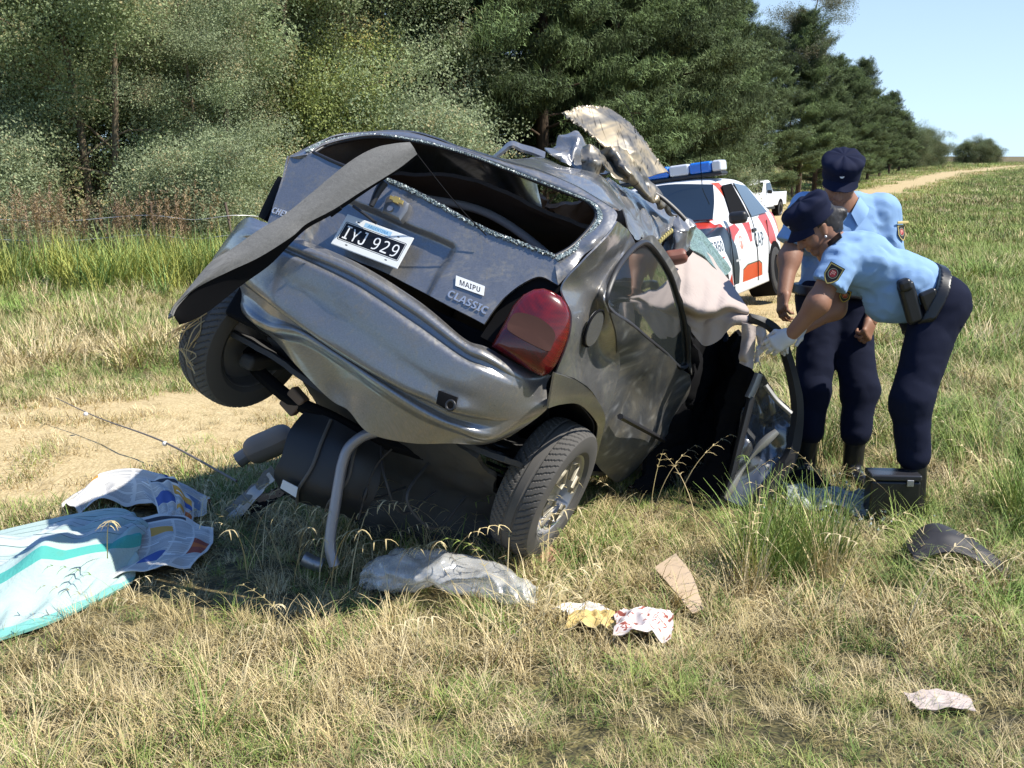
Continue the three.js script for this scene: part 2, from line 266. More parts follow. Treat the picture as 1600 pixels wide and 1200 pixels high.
  for (let i = 0; i < 520; i++) { const t = r(), X = -10.5 + 7.4 * t + (r() - 0.5) * 1.2, D = 12.6 + 4.4 * t + (r() - 0.2) * 3.4; if (X > -4.6 || r() > 0.22 + 1.3 * noise(X * 0.9, D * 0.9, 4)) continue; const rd = 0.75 + 0.6 * r(), tn = r(); pl.push([X, groundY(X, -D), -D, r() * 6.28, 0.5 + 0.5 * r(), [lerp(0.27, 0.36, tn) * rd, lerp(0.175, 0.27, tn) * rd, lerp(0.11, 0.14, tn) * rd]]); }
  for (let i = 0; i < 1500; i++) { const t = r(), X = -10.5 + 7.4 * t + (r() - 0.5) * 1.2, D = 11.4 + 4.4 * t + (r() - 0.3) * 3; if (X > -3.2 || roadDist(X, D) < 2.4 || r() > 0.6 + 1.2 * noise(X * 0.7, D * 0.7, 9)) continue; const g = 0.8 + 0.5 * r(), y = smooth(0.2, 0.8, r()); pf.push([X, groundY(X, -D), -D, r() * 6.28, 0.35 + 0.6 * r(), [lerp(0.17, 0.36, y) * g, lerp(0.27, 0.36, y) * g, 0.075 * g]]); }
  scatter('plume_grass', 'reddish brown seed plumes of tall grass before the trees', toGeo(pg), gm, pl);
  scatter('tall_grass', 'tall bright green grass along the foot of the trees', lf, gm, pf);
}
// ---------- trees ----------
const barkTex = tex(256, 256, (u, v) => { const k = per(u, v * 0.25, 70, 2) * 0.6 + per(u, v, 20, 5) * 0.5; return [0.62 + 0.35 * k, 0.57 + 0.33 * k, 0.5 + 0.3 * k]; });
const paleBark = std([0.5, 0.46, 0.4], 0.9, { map: barkTex }), darkBark = std([0.2, 0.155, 0.12], 0.95, { map: barkTex });
const leafMat = new THREE.MeshPhysicalMaterial({ color: 0xffffff, roughness: 0.85, side: THREE.DoubleSide, specularIntensity: 0.5, transmission: 0.42, thickness: 0 });
const needleMat = std([1, 1, 1], 0.8);
function leafClump(seed, n, R, L, W) { // small pointed leaves on a spray of twigs
  const r = rng(seed), o = emptyG();
  for (let i = 0; i < n; i++) {
    const d = V(r() - 0.5, (r() - 0.5) * 0.8, r() - 0.5).normalize().multiplyScalar(R * Math.cbrt(r())), ax = V(r() - 0.5, (r() - 0.65) * 1.2, r() - 0.5).normalize();
    const up = V(r() - 0.5, r() * 1.1, r() - 0.5).normalize(), sd = ax.clone().cross(up).normalize(), nn = sd.clone().cross(ax).normalize(), l = L * (0.6 + 0.7 * r()), w = W * (0.6 + 0.7 * r()), k = o.pos.length / 3;
    for (const p of [d, d.clone().addScaledVector(ax, l * 0.45).addScaledVector(sd, w).addScaledVector(nn, -0.006), d.clone().addScaledVector(ax, l * 0.45).addScaledVector(sd, -w).addScaledVector(nn, -0.006), d.clone().addScaledVector(ax, l)]) { o.pos.push(p.x, p.y, p.z); o.nor.push(nn.x, nn.y, nn.z); }
    o.idx.push(k, k + 1, k + 2, k + 1, k + 3, k + 2);
  }
  return toGeo(o);
}
function needleClump(seed, n, R, L, W) { // a feathery spray of fine foliage along +x, drooping at its tips
  const r = rng(seed), o = emptyG();
  for (let i = 0; i < n; i++) { const t = r(), a = r() * 6.28, q = R * (0.4 + 0.6 * r()) * (1 - 0.5 * t); blade(o, r, [(t - 0.45) * R * 2, Math.sin(a) * q * 0.5, Math.cos(a) * q], L * (0.5 + r()), W, a + (r() - 0.5) * 2.2, 0.15 + r() * 1.3, 0.5, 2, r() * 3); }
  return toGeo(o);
}
function fill(inst, items) { const M4 = new THREE.Matrix4(), q = new THREE.Quaternion(), c = new THREE.Color(); items.forEach((it, i) => { q.setFromEuler(new THREE.Euler(it.rx || 0, it.ry || 0, it.rz || 0, 'YXZ')); inst.setMatrixAt(i, M4.compose(it.p, q, V(it.s, it.s, it.s))); inst.setColorAt(i, c.setRGB(...it.c)); }); inst.castShadow = inst.receiveShadow = true; }
const limb = (a, b, r0, r1, bend, rr, seg = 6, rad = 6) => { const m = a.clone().lerp(b, 0.5).add(V((rr() - 0.5) * bend, (rr() - 0.2) * bend, (rr() - 0.5) * bend)); return tube([a.toArray(), m.toArray(), b.toArray()], (t) => lerp(r0, r1, t), seg, rad); };
const leafClumps = [leafClump(1, 120, 0.4, 0.054, 0.019), leafClump(2, 100, 0.48, 0.06, 0.021)];
function broadleaf(seed, H, spread, tint, low = 0.14) {
  const r = rng(seed), o = new THREE.Group(), wood = [], twigs = [], clumps = [[], []], stems = 2 + Math.floor(r() * 2);
  for (let s = 0; s < stems; s++) {
    const a = s / stems * 6.28 + r(), base = V(Math.cos(a) * 0.16, -0.1, Math.sin(a) * 0.16), top = V(Math.cos(a) * spread * 0.3 * (0.5 + r()), H * (0.72 + 0.25 * r()), Math.sin(a) * spread * 0.3 * (0.5 + r()));
    wood.push(limb(base, top, 0.075 + 0.035 * r(), 0.015, 0.7, r, 10, 7));
    const nb = 15 + Math.floor(r() * 5);
    for (let b = 0; b < nb; b++) {
      const t = low + (0.98 - low) * Math.pow((b + r()) / nb, 0.9), p = base.clone().lerp(top, t), ba = r() * 6.28, len = spread * (0.45 + 0.55 * r()) * Math.sqrt(Math.max(0.1, 1 - Math.pow(t, 2.5))), e = p.clone().add(V(Math.cos(ba) * len, len * (0.15 + 0.4 * r()), Math.sin(ba) * len));
      twigs.push(limb(p, e, 0.035 * (1.2 - t), 0.006, 0.4, r, 5, 5));
      const m = 15 + Math.floor(len * 9), k = 0.75 + 0.5 * r();
      for (let c = 0; c < m; c++) {
        const q = Math.pow(r(), 0.6), w = 0.22 + 0.5 * q * (0.5 + r()), pp = p.clone().lerp(e, 0.2 + 0.88 * q).add(V((r() - 0.5) * w * 2, (r() - 0.5) * w * 1.3 - (t < 0.35 ? 0.2 : 0), (r() - 0.5) * w * 2));
        const v = k * (0.8 + 0.4 * r());
        clumps[c % 2].push({ p: pp, s: 0.7 + 0.5 * r(), ry: r() * 6.28, rx: (r() - 0.5) * 0.8, c: tint.map((x, i) => x * v * (i === 0 && r() < 0.1 ? 1.35 : 1)) });
      }
    }
  }
  mesh('trunk', wood, paleBark, o); mesh('branches', twigs, paleBark, o);
  clumps.forEach((list, i) => { const m = new THREE.InstancedMesh(leafClumps[i], leafMat, list.length); fill(m, list); m.name = 'crown'; m.userData.kind = 'stuff'; o.add(m); });
  return o;
}
const needleClumps = [needleClump(3, 170, 0.3, 0.115, 0.0075), needleClump(4, 150, 0.36, 0.13, 0.0075)];
function conifer(seed, H, spread, tint, bare = 0.12) {
  const r = rng(seed), o = new THREE.Group(), twigs = [], clumps = [[], []];
  mesh('trunk', limb(V(0, -0.1, 0), V((r() - 0.5) * 0.5, H, (r() - 0.5) * 0.5), 0.2, 0.02, 0.3, r, 12, 8), darkBark, o);
  const nb = Math.round(H * 6.5);
  for (let b = 0; b < nb; b++) {
    const t = bare + (0.99 - bare) * (b + r()) / nb, a = b * 2.4 + r() * 0.8, prof = Math.pow(1 - t, 0.62) * (t < 0.2 ? 0.85 : 1), len = Math.max(0.35, spread * prof * (0.6 + 0.55 * r())), p = V(0, t * H, 0), dr = lerp(0.05, 0.6, t) + (r() - 0.5) * 0.25, e = p.clone().add(V(Math.cos(a) * len, len * dr, Math.sin(a) * len));
    twigs.push(limb(p, e, 0.04 * (1.15 - t), 0.008, 0.25, r, 4, 5));
    const m = 9 + Math.floor(len * 9), k = 0.6 + 0.8 * r();
    for (let c = 0; c < m; c++) {
      const q = Math.pow(r(), 0.42), w = 0.12 + 0.42 * q, pp = p.clone().lerp(e, 0.25 + 0.78 * q).add(V((r() - 0.5) * w * 2, (r() - 0.2) * w * 0.75, (r() - 0.5) * w * 2)), v = k * (0.75 + 0.5 * r());
      clumps[c % 2].push({ p: pp, s: 0.75 + 0.55 * r(), ry: -a + (r() - 0.5) * 1.6, rx: (r() - 0.5) * 0.6, rz: dr * 0.6 + 0.25 + (r() - 0.4) * 0.8, c: tint.map((x) => x * v) });
    }
  }
  mesh('branches', twigs, darkBark, o);
  clumps.forEach((list, i) => { const m = new THREE.InstancedMesh(needleClumps[i], needleMat, list.length); fill(m, list); m.name = 'crown'; m.userData.kind = 'stuff'; o.add(m); });
  return o;
}
function plant(proto, name, label, group, x, d, ry, s, sy = 1) { const o = proto.clone(); o.name = numbered(name); o.position.set(x, groundY(x, -d) - 0.05, -d); o.rotation.y = ry; o.scale.set(s, s * sy, s); tag(o, label, 'tree', group); scene.add(o); return o; }
{
  const SIL = [0.36, 0.42, 0.23], GRN = [0.3, 0.38, 0.15], YEL = [0.36, 0.41, 0.13];
  const B = [broadleaf(101, 8.6, 2.7, SIL, 0.13), broadleaf(102, 9.4, 2.9, GRN, 0.17), broadleaf(103, 8.2, 2.6, [0.33, 0.395, 0.195]), broadleaf(104, 5.2, 2.0, YEL, 0.08), broadleaf(105, 3.2, 1.5, SIL, 0.06)];
  const r = rng(9), gl = 'silvery green broadleaf trees at the left end of the belt';
  for (const [x, d, k, s, l] of [[-11.6, 21.5, 0, 1], [-9.6, 20, 2, 1], [-7.6, 20.3, 2, 1], [-6.4, 22.6, 0, 1.02], [-4.9, 22.4, 2, 1.08], [-3.3, 24.6, 0, 1.1], [-10.4, 25, 1, 1.1], [-7.6, 26, 0, 1.1], [-5.2, 27, 1, 1.15], [-12.8, 24.5, 2, 1.15], [-8.6, 22.2, 2, 0.9], [-5.6, 20.6, 0, 0.62]])
    plant(B[k], 'broadleaf_tree', ['silvery green many stemmed tree with pale trunk in the belt', 'deep green broadleaf tree with slender stems in the belt', 'grey green tree with low hanging boughs in the belt'][k], gl + ['', ', deep green', ', low boughs'][k], x, d, r() * 6.28, s);
  plant(B[3], 'broadleaf_tree', 'yellow tinged young tree beside the dark conifers', null, -4.1, 23.6, 1.2, 1.0);
  plant(B[4], 'shrub', 'small silvery shrub at the foot of the left trees', 'low shrubs under the left trees', -5.4, 18.6, 0.4, 0.72); plant(B[4], 'shrub', 'small silvery shrub at the foot of the left trees', 'low shrubs under the left trees', -8.6, 18.3, 2.4, 0.8);
  plant(B[4], 'shrub', 'bushy silvery shrub hanging low before the dark conifers', null, -1.5, 22.6, 2, 1.05);
  plant(B[0], 'broadleaf_tree', 'pale leafed tree standing between conifers above the patrol car', null, 9.3, 50, 2.2, 0.6);
  plant(B[4], 'shrub', 'pale shrub growing beside the white pickup truck', null, 8.3, 47.5, 1, 1.3);
  const DK = [0.13, 0.19, 0.072], MD = [0.155, 0.215, 0.09];
  const Cn = [conifer(201, 11.5, 3.6, DK, 0.16), conifer(202, 10.6, 3.3, MD, 0.08), conifer(203, 12.5, 3.4, DK, 0.05), conifer(204, 7.5, 2.9, MD, 0.04)];
  const row = [[-1.6, 26.6, 0, 1], [0.8, 29, 2, 1], [2.8, 32.2, 0, 1.05], [4.5, 35, 1, 1.1], [5.4, 38.6, 2, 0.95], [6.3, 42, 1, 1.05], [7.4, 46.5, 0, 1], [8.8, 51.5, 1, 1.02], [11.8, 57, 2, 0.86], [14.6, 62, 1, 1], [17.8, 65, 0, 0.86], [20.6, 71, 1, 0.92], [23.8, 77.5, 2, 0.76], [27, 84, 0, 0.8], [30.4, 91, 1, 0.8], [34, 99, 2, 0.68], [38, 107, 0, 0.68], [42.3, 116, 1, 0.7], [46.8, 125, 3, 0.84], [51.5, 135, 3, 0.72],
    [-3.4, 30, 1, 1.2], [-0.6, 33, 0, 1.25], [2.2, 37, 2, 1.1], [4.6, 42, 1, 1.25], [7.2, 47, 0, 1.15], [10.2, 55, 1, 1.2], [-9.5, 36, 0, 1.2], [-15.5, 36, 0, 1.2]];
  const lab = ['dark conifer with a bare lower trunk in the belt', 'mid green conifer with broad feathery boughs in the belt', 'tall dark conifer clothed in boughs to the ground', 'short bushy conifer at the far end of the belt'];
  row.forEach(([x, d, k, s]) => plant(Cn[k], 'conifer', lab[k], ['bare trunked conifers of the belt', 'feathery mid green conifers of the belt', 'tall dark conifers of the belt', 'short conifers at the far end'][k], x - (d > 52 ? 0.035 * (d - 40) : 0), d, r() * 6.28, s, 0.86 + 0.3 * r()));
  const eu = broadleaf(301, 15.5, 3.4, [0.2, 0.21, 0.125], 0.5);
  const e = plant(eu, 'eucalyptus_tree', 'tall thin crowned tree rising above the conifers against the sky', null, 17.0, 66, 0.5, 0.95);
  const fb = broadleaf(302, 4.6, 2.9, [0.15, 0.185, 0.08], 0.06);
  for (const [x, d, s] of [[51.5, 143, 1.2], [56, 152, 1.3], [61, 160, 1.0], [84, 205, 1.0], [88, 207, 1.15], [92, 212, 0.9]]) plant(fb, 'far_bush', d < 170 ? 'rounded green bush where the belt of trees runs out' : 'low spreading bush standing alone near the horizon pole', d < 170 ? 'bushes at the end of the belt' : 'bushes near the horizon pole', x, d, r() * 6.28, s);
}
// wreck: control points of its panels in its own frame (x to its right, y up, z to its rear), metres
const WP = {
  tailgate: [[[-0.477,0.71,-0.113],[-0.364,0.713,-0.101],[-0.202,0.714,-0.09],[-0.04,0.723,-0.087],[0.122,0.726,-0.089],[0.341,0.714,-0.1],[0.46,0.709,-0.111],[0.518,0.705,-0.117]],[[-0.506,0.798,-0.14],[-0.398,0.816,-0.132],[-0.233,0.816,-0.118],[-0.062,0.827,-0.115],[0.106,0.827,-0.116],[0.337,0.811,-0.125],[0.487,0.815,-0.142],[0.533,0.823,-0.15]],[[-0.536,0.888,-0.168],[-0.433,0.921,-0.164],[-0.265,0.919,-0.148],[-0.085,0.932,-0.143],[0.089,0.929,-0.142],[0.332,0.909,-0.15],[0.538,0.936,-0.181],[0.593,0.927,-0.186]],[[-0.566,0.979,-0.196],[-0.469,1.028,-0.196],[-0.298,1.024,-0.178],[-0.113,1.04,-0.18],[0.071,1.032,-0.171],[0.328,1.008,-0.176],[0.613,1.016,-0.213],[0.674,0.931,-0.201]]],
  frame: [[[0.608,1.016,-0.225],[0.631,1.081,-0.284],[0.623,1.188,-0.393],[0.596,1.242,-0.445],[0.54,1.267,-0.462],[0.438,1.269,-0.451],[0.242,1.266,-0.43],[0.083,1.266,-0.424],[-0.07,1.255,-0.412],[-0.195,1.237,-0.399],[-0.324,1.204,-0.373],[-0.404,1.158,-0.333],[-0.468,1.087,-0.267],[-0.479,1.029,-0.21]],[[0.648,0.972,-0.195],[0.671,1.061,-0.247],[0.665,1.177,-0.365],[0.645,1.238,-0.424],[0.596,1.272,-0.451],[0.464,1.286,-0.448],[0.293,1.286,-0.431],[0.135,1.278,-0.414],[-0.034,1.266,-0.399],[-0.209,1.249,-0.388],[-0.33,1.208,-0.353],[-0.411,1.157,-0.309],[-0.47,1.078,-0.234],[-0.507,1.003,-0.182]],[[0.674,0.931,-0.201],[0.695,1.045,-0.247],[0.691,1.171,-0.375],[0.679,1.239,-0.443],[0.636,1.282,-0.48],[0.473,1.309,-0.485],[0.324,1.313,-0.473],[0.165,1.296,-0.446],[-0.022,1.282,-0.428],[-0.251,1.267,-0.42],[-0.365,1.217,-0.378],[-0.45,1.16,-0.328],[-0.504,1.073,-0.245],[-0.566,0.979,-0.196]]],
  lamp: [[[0.581,0.648,-0.103],[0.582,0.699,-0.109],[0.584,0.749,-0.116],[0.585,0.805,-0.123],[0.6,0.853,-0.131],[0.625,0.884,-0.14],[0.652,0.9,-0.15],[0.678,0.902,-0.159],[0.713,0.898,-0.174],[0.742,0.881,-0.186],[0.762,0.854,-0.194],[0.777,0.819,-0.199],[0.787,0.775,-0.2],[0.79,0.735,-0.197],[0.791,0.694,-0.193],[0.788,0.662,-0.187],[0.781,0.639,-0.18],[0.768,0.627,-0.17],[0.734,0.627,-0.152],[0.668,0.638,-0.124]]],
  lampSeg: [[[0.612,0.74,-0.11],[0.623,0.784,-0.118],[0.695,0.799,-0.144],[0.756,0.777,-0.172],[0.768,0.73,-0.173],[0.755,0.708,-0.162],[0.635,0.717,-0.113]]],
  plate: [[[-0.153,0.866,-0.103],[0.119,0.88,-0.105]],[[-0.128,0.748,-0.07],[0.131,0.748,-0.07]]],
  handle: [[[-0.051,0.977,-0.124],[-0.037,0.996,-0.129],[0.014,0.997,-0.129],[0.048,0.989,-0.127],[0.056,0.96,-0.12],[0.052,0.918,-0.109],[-0.033,0.919,-0.109]]],
  bowtie: [[[-0.016,0.982,-0.105],[0.035,0.978,-0.104]]],
  text: [[[0.34,0.82,-0.117],[0.452,0.826,-0.131],[0.466,0.794,-0.124],[0.357,0.786,-0.11]],[[0.332,0.768,-0.103],[0.495,0.774,-0.122],[0.506,0.738,-0.114],[0.346,0.74,-0.097]],[[-0.51,0.766,-0.122],[-0.418,0.774,-0.113]]],
  bumper: [[[-0.877,0.489,-0.41],[-0.651,0.68,-0.2],[-0.477,0.709,-0.097],[-0.316,0.708,-0.082],[-0.021,0.713,-0.07],[0.265,0.68,-0.078],[0.478,0.627,-0.097],[0.565,0.632,-0.109],[0.692,0.621,-0.192],[0.751,0.644,-0.291]],[[-0.82,0.473,-0.345],[-0.602,0.611,-0.135],[-0.398,0.66,-0.024],[-0.24,0.671,-0.012],[0.029,0.679,-0.005],[0.31,0.648,-0.017],[0.521,0.605,-0.038],[0.61,0.604,-0.061],[0.712,0.588,-0.15],[0.753,0.601,-0.272]],[[-0.765,0.45,-0.34],[-0.551,0.522,-0.13],[-0.348,0.567,-0.015],[-0.188,0.569,-0.004],[0.089,0.538,-0.001],[0.364,0.486,-0.016],[0.523,0.473,-0.033],[0.636,0.48,-0.072],[0.717,0.499,-0.15],[0.775,0.562,-0.27]],[[-0.717,0.43,-0.36],[-0.507,0.466,-0.15],[-0.281,0.453,-0.029],[-0.122,0.43,-0.022],[0.109,0.4,-0.021],[0.349,0.385,-0.035],[0.474,0.389,-0.047],[0.585,0.394,-0.065],[0.713,0.439,-0.166],[0.791,0.53,-0.276]],[[-0.717,0.417,-0.39],[-0.471,0.371,-0.18],[-0.252,0.357,-0.058],[-0.088,0.394,-0.051],[0.086,0.379,-0.051],[0.294,0.352,-0.06],[0.461,0.335,-0.075],[0.588,0.341,-0.096],[0.687,0.357,-0.166],[0.748,0.452,-0.285]],[[-0.745,0.397,-0.46],[-0.496,0.344,-0.25],[-0.261,0.326,-0.128],[0.042,0.23,-0.12],[0.15,0.22,-0.123],[0.267,0.183,-0.129],[0.426,0.221,-0.142],[0.554,0.281,-0.157],[0.654,0.327,-0.206],[0.691,0.378,-0.306]]],
  quarter: [[[0.721,1.225,-0.33],[0.698,1.236,-0.47],[0.67,1.242,-0.633],[0.667,1.225,-0.772]],[[0.736,1.154,-0.26],[0.717,1.159,-0.4],[0.685,1.159,-0.595],[0.702,1.143,-0.61]],[[0.719,1.037,-0.19],[0.72,1.052,-0.33],[0.705,1.062,-0.503],[0.738,1.056,-0.486]],[[0.698,0.927,-0.17],[0.72,0.957,-0.31],[0.74,0.975,-0.41],[0.79,0.967,-0.358]],[[0.758,0.859,-0.2],[0.757,0.879,-0.34],[0.74,0.897,-0.52],[0.8,0.928,-0.432]],[[0.778,0.797,-0.21],[0.779,0.808,-0.35],[0.73,0.817,-0.613],[0.78,0.862,-0.685]],[[0.782,0.733,-0.22],[0.787,0.736,-0.36],[0.74,0.734,-0.674],[0.76,0.742,-0.964]],[[0.778,0.652,-0.24],[0.813,0.655,-0.38],[0.8,0.62,-0.674],[0.798,0.528,-0.939]]],
  flank: [[[0.8,0.928,-0.432],[0.8,0.926,-0.713],[0.8,0.911,-1.003],[0.8,0.895,-1.366],[0.8,0.876,-1.736],[0.8,0.865,-1.941]],[[0.79,0.862,-0.654],[0.79,0.841,-0.927],[0.79,0.812,-1.29],[0.79,0.797,-1.641],[0.79,0.786,-1.947],[0.79,0.793,-2.078]],[[0.77,0.743,-0.932],[0.77,0.696,-1.223],[0.77,0.665,-1.516],[0.77,0.644,-1.819],[0.77,0.636,-2.077],[0.77,0.637,-2.175]],[[0.778,0.524,-1.005],[0.775,0.481,-1.231],[0.773,0.466,-1.486],[0.774,0.47,-1.764],[0.776,0.492,-1.944],[0.778,0.525,-2.052]],[[0.723,0.333,-1.317],[0.715,0.295,-1.503],[0.708,0.265,-1.693],[0.702,0.244,-1.885],[0.712,0.283,-1.993],[0.724,0.336,-2.03]]],
  pillar: [[[0.667,1.225,-0.772],[0.649,1.267,-0.914],[0.649,1.269,-1.062],[0.668,1.224,-1.383],[0.7,1.148,-1.563],[0.73,1.074,-1.698],[0.77,0.902,-1.906]],[[0.654,1.257,-0.845],[0.632,1.308,-1.012],[0.639,1.293,-1.227],[0.652,1.261,-1.452],[0.683,1.188,-1.636],[0.754,1.019,-1.806],[0.77,0.867,-2.063]]],
  qglass: [[[0.785,0.934,-0.47],[0.785,0.953,-0.385],[0.757,1.047,-0.433],[0.718,1.14,-0.571],[0.686,1.217,-0.732],[0.669,1.256,-0.863],[0.668,1.258,-1.009],[0.687,1.214,-1.303],[0.718,1.139,-1.478],[0.749,1.067,-1.61],[0.785,0.904,-1.826],[0.785,0.877,-1.767],[0.785,0.898,-1.369],[0.785,0.914,-1.029],[0.785,0.929,-0.731]]],
  arch: [[[0.815,0.656,-0.125],[0.815,0.654,-0.389],[0.815,0.622,-0.627],[0.815,0.565,-0.819],[0.812,0.51,-0.922],[0.792,0.355,-1.092]],[[0.798,0.531,-0.255],[0.799,0.557,-0.364],[0.8,0.575,-0.538],[0.799,0.541,-0.762],[0.795,0.488,-0.915],[0.772,0.328,-1.106]]],
  fuel: [[[0.79,0.907,-0.274],[0.79,0.872,-0.407],[0.79,0.794,-0.486],[0.79,0.821,-0.325]]],
  rub: [[[0.8,0.573,-1.083],[0.799,0.548,-1.491],[0.798,0.52,-1.947]]],
  roof: [[[-0.566,0.979,-0.196],[-0.504,1.073,-0.245],[-0.45,1.16,-0.328],[-0.251,1.267,-0.42],[-0.022,1.282,-0.428],[0.165,1.296,-0.446],[0.324,1.313,-0.473],[0.473,1.309,-0.485],[0.636,1.282,-0.48]],[[-0.56,0.93,-0.75],[-0.5,1.06,-0.75],[-0.42,1.14,-0.8],[-0.22,1.24,-0.85],[0.0,1.27,-0.85],[0.086,1.36,-0.72],[0.247,1.382,-0.72],[0.413,1.388,-0.72],[0.607,1.302,-0.62]],[[-0.58,0.85,-1.3],[-0.52,0.98,-1.3],[-0.42,1.06,-1.35],[-0.22,1.14,-1.4],[0.0,1.2,-1.4],[-0.058,1.44,-1.15],[0.121,1.455,-1.1],[0.289,1.471,-1.05],[0.535,1.351,-0.85]]],
  cantrail: [[[0.251,1.486,-1.14],[0.304,1.496,-1.302],[0.376,1.518,-1.495],[0.434,1.531,-1.628],[0.471,1.531,-1.697]],[[0.393,1.417,-1.009],[0.425,1.432,-1.186],[0.455,1.445,-1.393],[0.499,1.457,-1.541],[0.508,1.471,-1.633]],[[0.513,1.34,-0.891],[0.516,1.343,-1.055],[0.521,1.361,-1.242],[0.53,1.373,-1.419],[0.528,1.387,-1.527]],[[0.597,1.266,-0.835],[0.602,1.268,-0.945],[0.585,1.29,-1.08],[0.571,1.324,-1.238],[0.56,1.322,-1.396]]],
  bonnet: [[[-0.105,1.719,-1.311],[-0.083,1.782,-1.378],[-0.033,1.845,-1.478],[-0.016,1.876,-1.573]],[[0.02,1.678,-1.306],[0.039,1.738,-1.393],[0.076,1.807,-1.498],[0.127,1.827,-1.629]],[[0.15,1.645,-1.357],[0.17,1.702,-1.422],[0.195,1.757,-1.522],[0.241,1.756,-1.649]],[[0.257,1.626,-1.431],[0.272,1.674,-1.484],[0.281,1.707,-1.576],[0.309,1.718,-1.642]],[[0.329,1.613,-1.503],[0.342,1.633,-1.542],[0.353,1.662,-1.603],[0.362,1.69,-1.662]]],
  fold_dark: [[[0.004,1.534,-1.074],[0.013,1.592,-1.135],[0.055,1.622,-1.208],[0.109,1.634,-1.264],[0.16,1.629,-1.327]],[[0.089,1.474,-0.997],[0.083,1.529,-1.106],[0.145,1.542,-1.1],[0.154,1.577,-1.213],[0.197,1.589,-1.264]],[[0.121,1.45,-1.063],[0.171,1.455,-1.062],[0.212,1.469,-1.101],[0.241,1.496,-1.136],[0.265,1.537,-1.181]]],
  fold_tan: [[[0.15,1.548,-1.059],[0.181,1.569,-1.051],[0.201,1.578,-1.103],[0.233,1.579,-1.138]],[[0.214,1.496,-0.995],[0.254,1.508,-0.99],[0.265,1.522,-1.039],[0.264,1.531,-1.104]],[[0.242,1.46,-1.026],[0.276,1.46,-1.018],[0.297,1.47,-1.027],[0.285,1.497,-1.089]]],
  fold_mid: [[[0.242,1.573,-1.12],[0.289,1.597,-1.097],[0.3,1.627,-1.168],[0.294,1.613,-1.273],[0.305,1.609,-1.363]],[[0.306,1.524,-1.056],[0.299,1.559,-1.163],[0.377,1.546,-1.086],[0.363,1.555,-1.254],[0.378,1.561,-1.347]],[[0.349,1.483,-1.049],[0.358,1.503,-1.141],[0.409,1.496,-1.139],[0.436,1.499,-1.237],[0.455,1.534,-1.42]],[[0.37,1.477,-1.122],[0.382,1.485,-1.236],[0.415,1.489,-1.314],[0.458,1.497,-1.473],[0.54,1.486,-1.56]]],
  fold_edge: [[[0.25,1.647,-1.289],[0.285,1.613,-1.302],[0.377,1.563,-1.336],[0.45,1.535,-1.364],[0.488,1.528,-1.379],[0.557,1.505,-1.406],[0.613,1.481,-1.427]]],
  scrap_dark: [[[0.446,1.475,-1.683],[0.493,1.499,-1.671],[0.524,1.523,-1.718],[0.538,1.521,-1.778]],[[0.463,1.413,-1.676],[0.527,1.428,-1.638],[0.552,1.463,-1.715],[0.568,1.467,-1.786]],[[0.493,1.342,-1.662],[0.55,1.349,-1.642],[0.574,1.381,-1.697],[0.59,1.412,-1.771]]],
  scrap_bar: [[[-0.289,1.404,-1.217],[-0.268,1.453,-1.229],[-0.249,1.498,-1.239],[-0.203,1.504,-1.258],[-0.15,1.513,-1.28],[-0.1,1.515,-1.301]],[[-0.254,1.393,-1.177],[-0.233,1.439,-1.188],[-0.215,1.473,-1.198],[-0.174,1.474,-1.214],[-0.12,1.481,-1.237],[-0.07,1.482,-1.257]]],
  rope: [[[0.54,1.309,-1.398],[0.548,1.345,-1.403],[0.561,1.383,-1.411],[0.576,1.415,-1.419]]],
  windscreen: [[[0.478,1.535,-1.916],[0.519,1.528,-1.965],[0.566,1.514,-2.005],[0.644,1.473,-2.056],[0.721,1.433,-2.117]],[[0.543,1.469,-1.83],[0.575,1.465,-1.876],[0.616,1.449,-1.913],[0.675,1.42,-1.957],[0.732,1.393,-2.011]],[[0.606,1.405,-1.744],[0.631,1.404,-1.787],[0.663,1.391,-1.821],[0.704,1.375,-1.858],[0.744,1.354,-1.905]]],
  roll: [[[0.567,1.294,-1.505],[0.612,1.322,-1.525],[0.651,1.354,-1.543]]],
  cloth: [[[0.603,1.272,-1.573],[0.595,1.341,-1.66],[0.601,1.398,-1.752],[0.625,1.431,-1.851],[0.657,1.427,-1.929]],[[0.656,1.221,-1.537],[0.679,1.276,-1.604],[0.7,1.326,-1.702],[0.716,1.365,-1.819],[0.732,1.382,-1.902]],[[0.709,1.169,-1.523],[0.76,1.205,-1.568],[0.789,1.245,-1.647],[0.806,1.291,-1.743],[0.828,1.333,-1.841]],[[0.748,1.132,-1.515],[0.813,1.136,-1.531],[0.861,1.168,-1.563],[0.896,1.219,-1.624],[0.964,1.249,-1.74]],[[0.727,1.121,-1.636],[0.789,1.127,-1.672],[0.841,1.157,-1.684],[0.894,1.206,-1.698],[0.97,1.235,-1.774]],[[0.746,1.095,-1.663],[0.812,1.083,-1.701],[0.855,1.133,-1.699],[0.931,1.18,-1.701],[1.026,1.23,-1.764]],[[0.78,1.055,-1.696],[0.852,1.025,-1.746],[0.904,1.088,-1.738],[0.939,1.168,-1.725],[0.996,1.189,-1.749]]],
  cloth_strip: [[[0.968,1.178,-1.716],[0.999,1.183,-1.707],[1.028,1.191,-1.741]],[[0.989,1.121,-1.742],[1.024,1.122,-1.724],[1.043,1.132,-1.776]],[[1.012,1.058,-1.759],[1.045,1.056,-1.74],[1.065,1.06,-1.802]],[[1.027,1.011,-1.773],[1.062,1.008,-1.765],[1.084,1.01,-1.807]]],
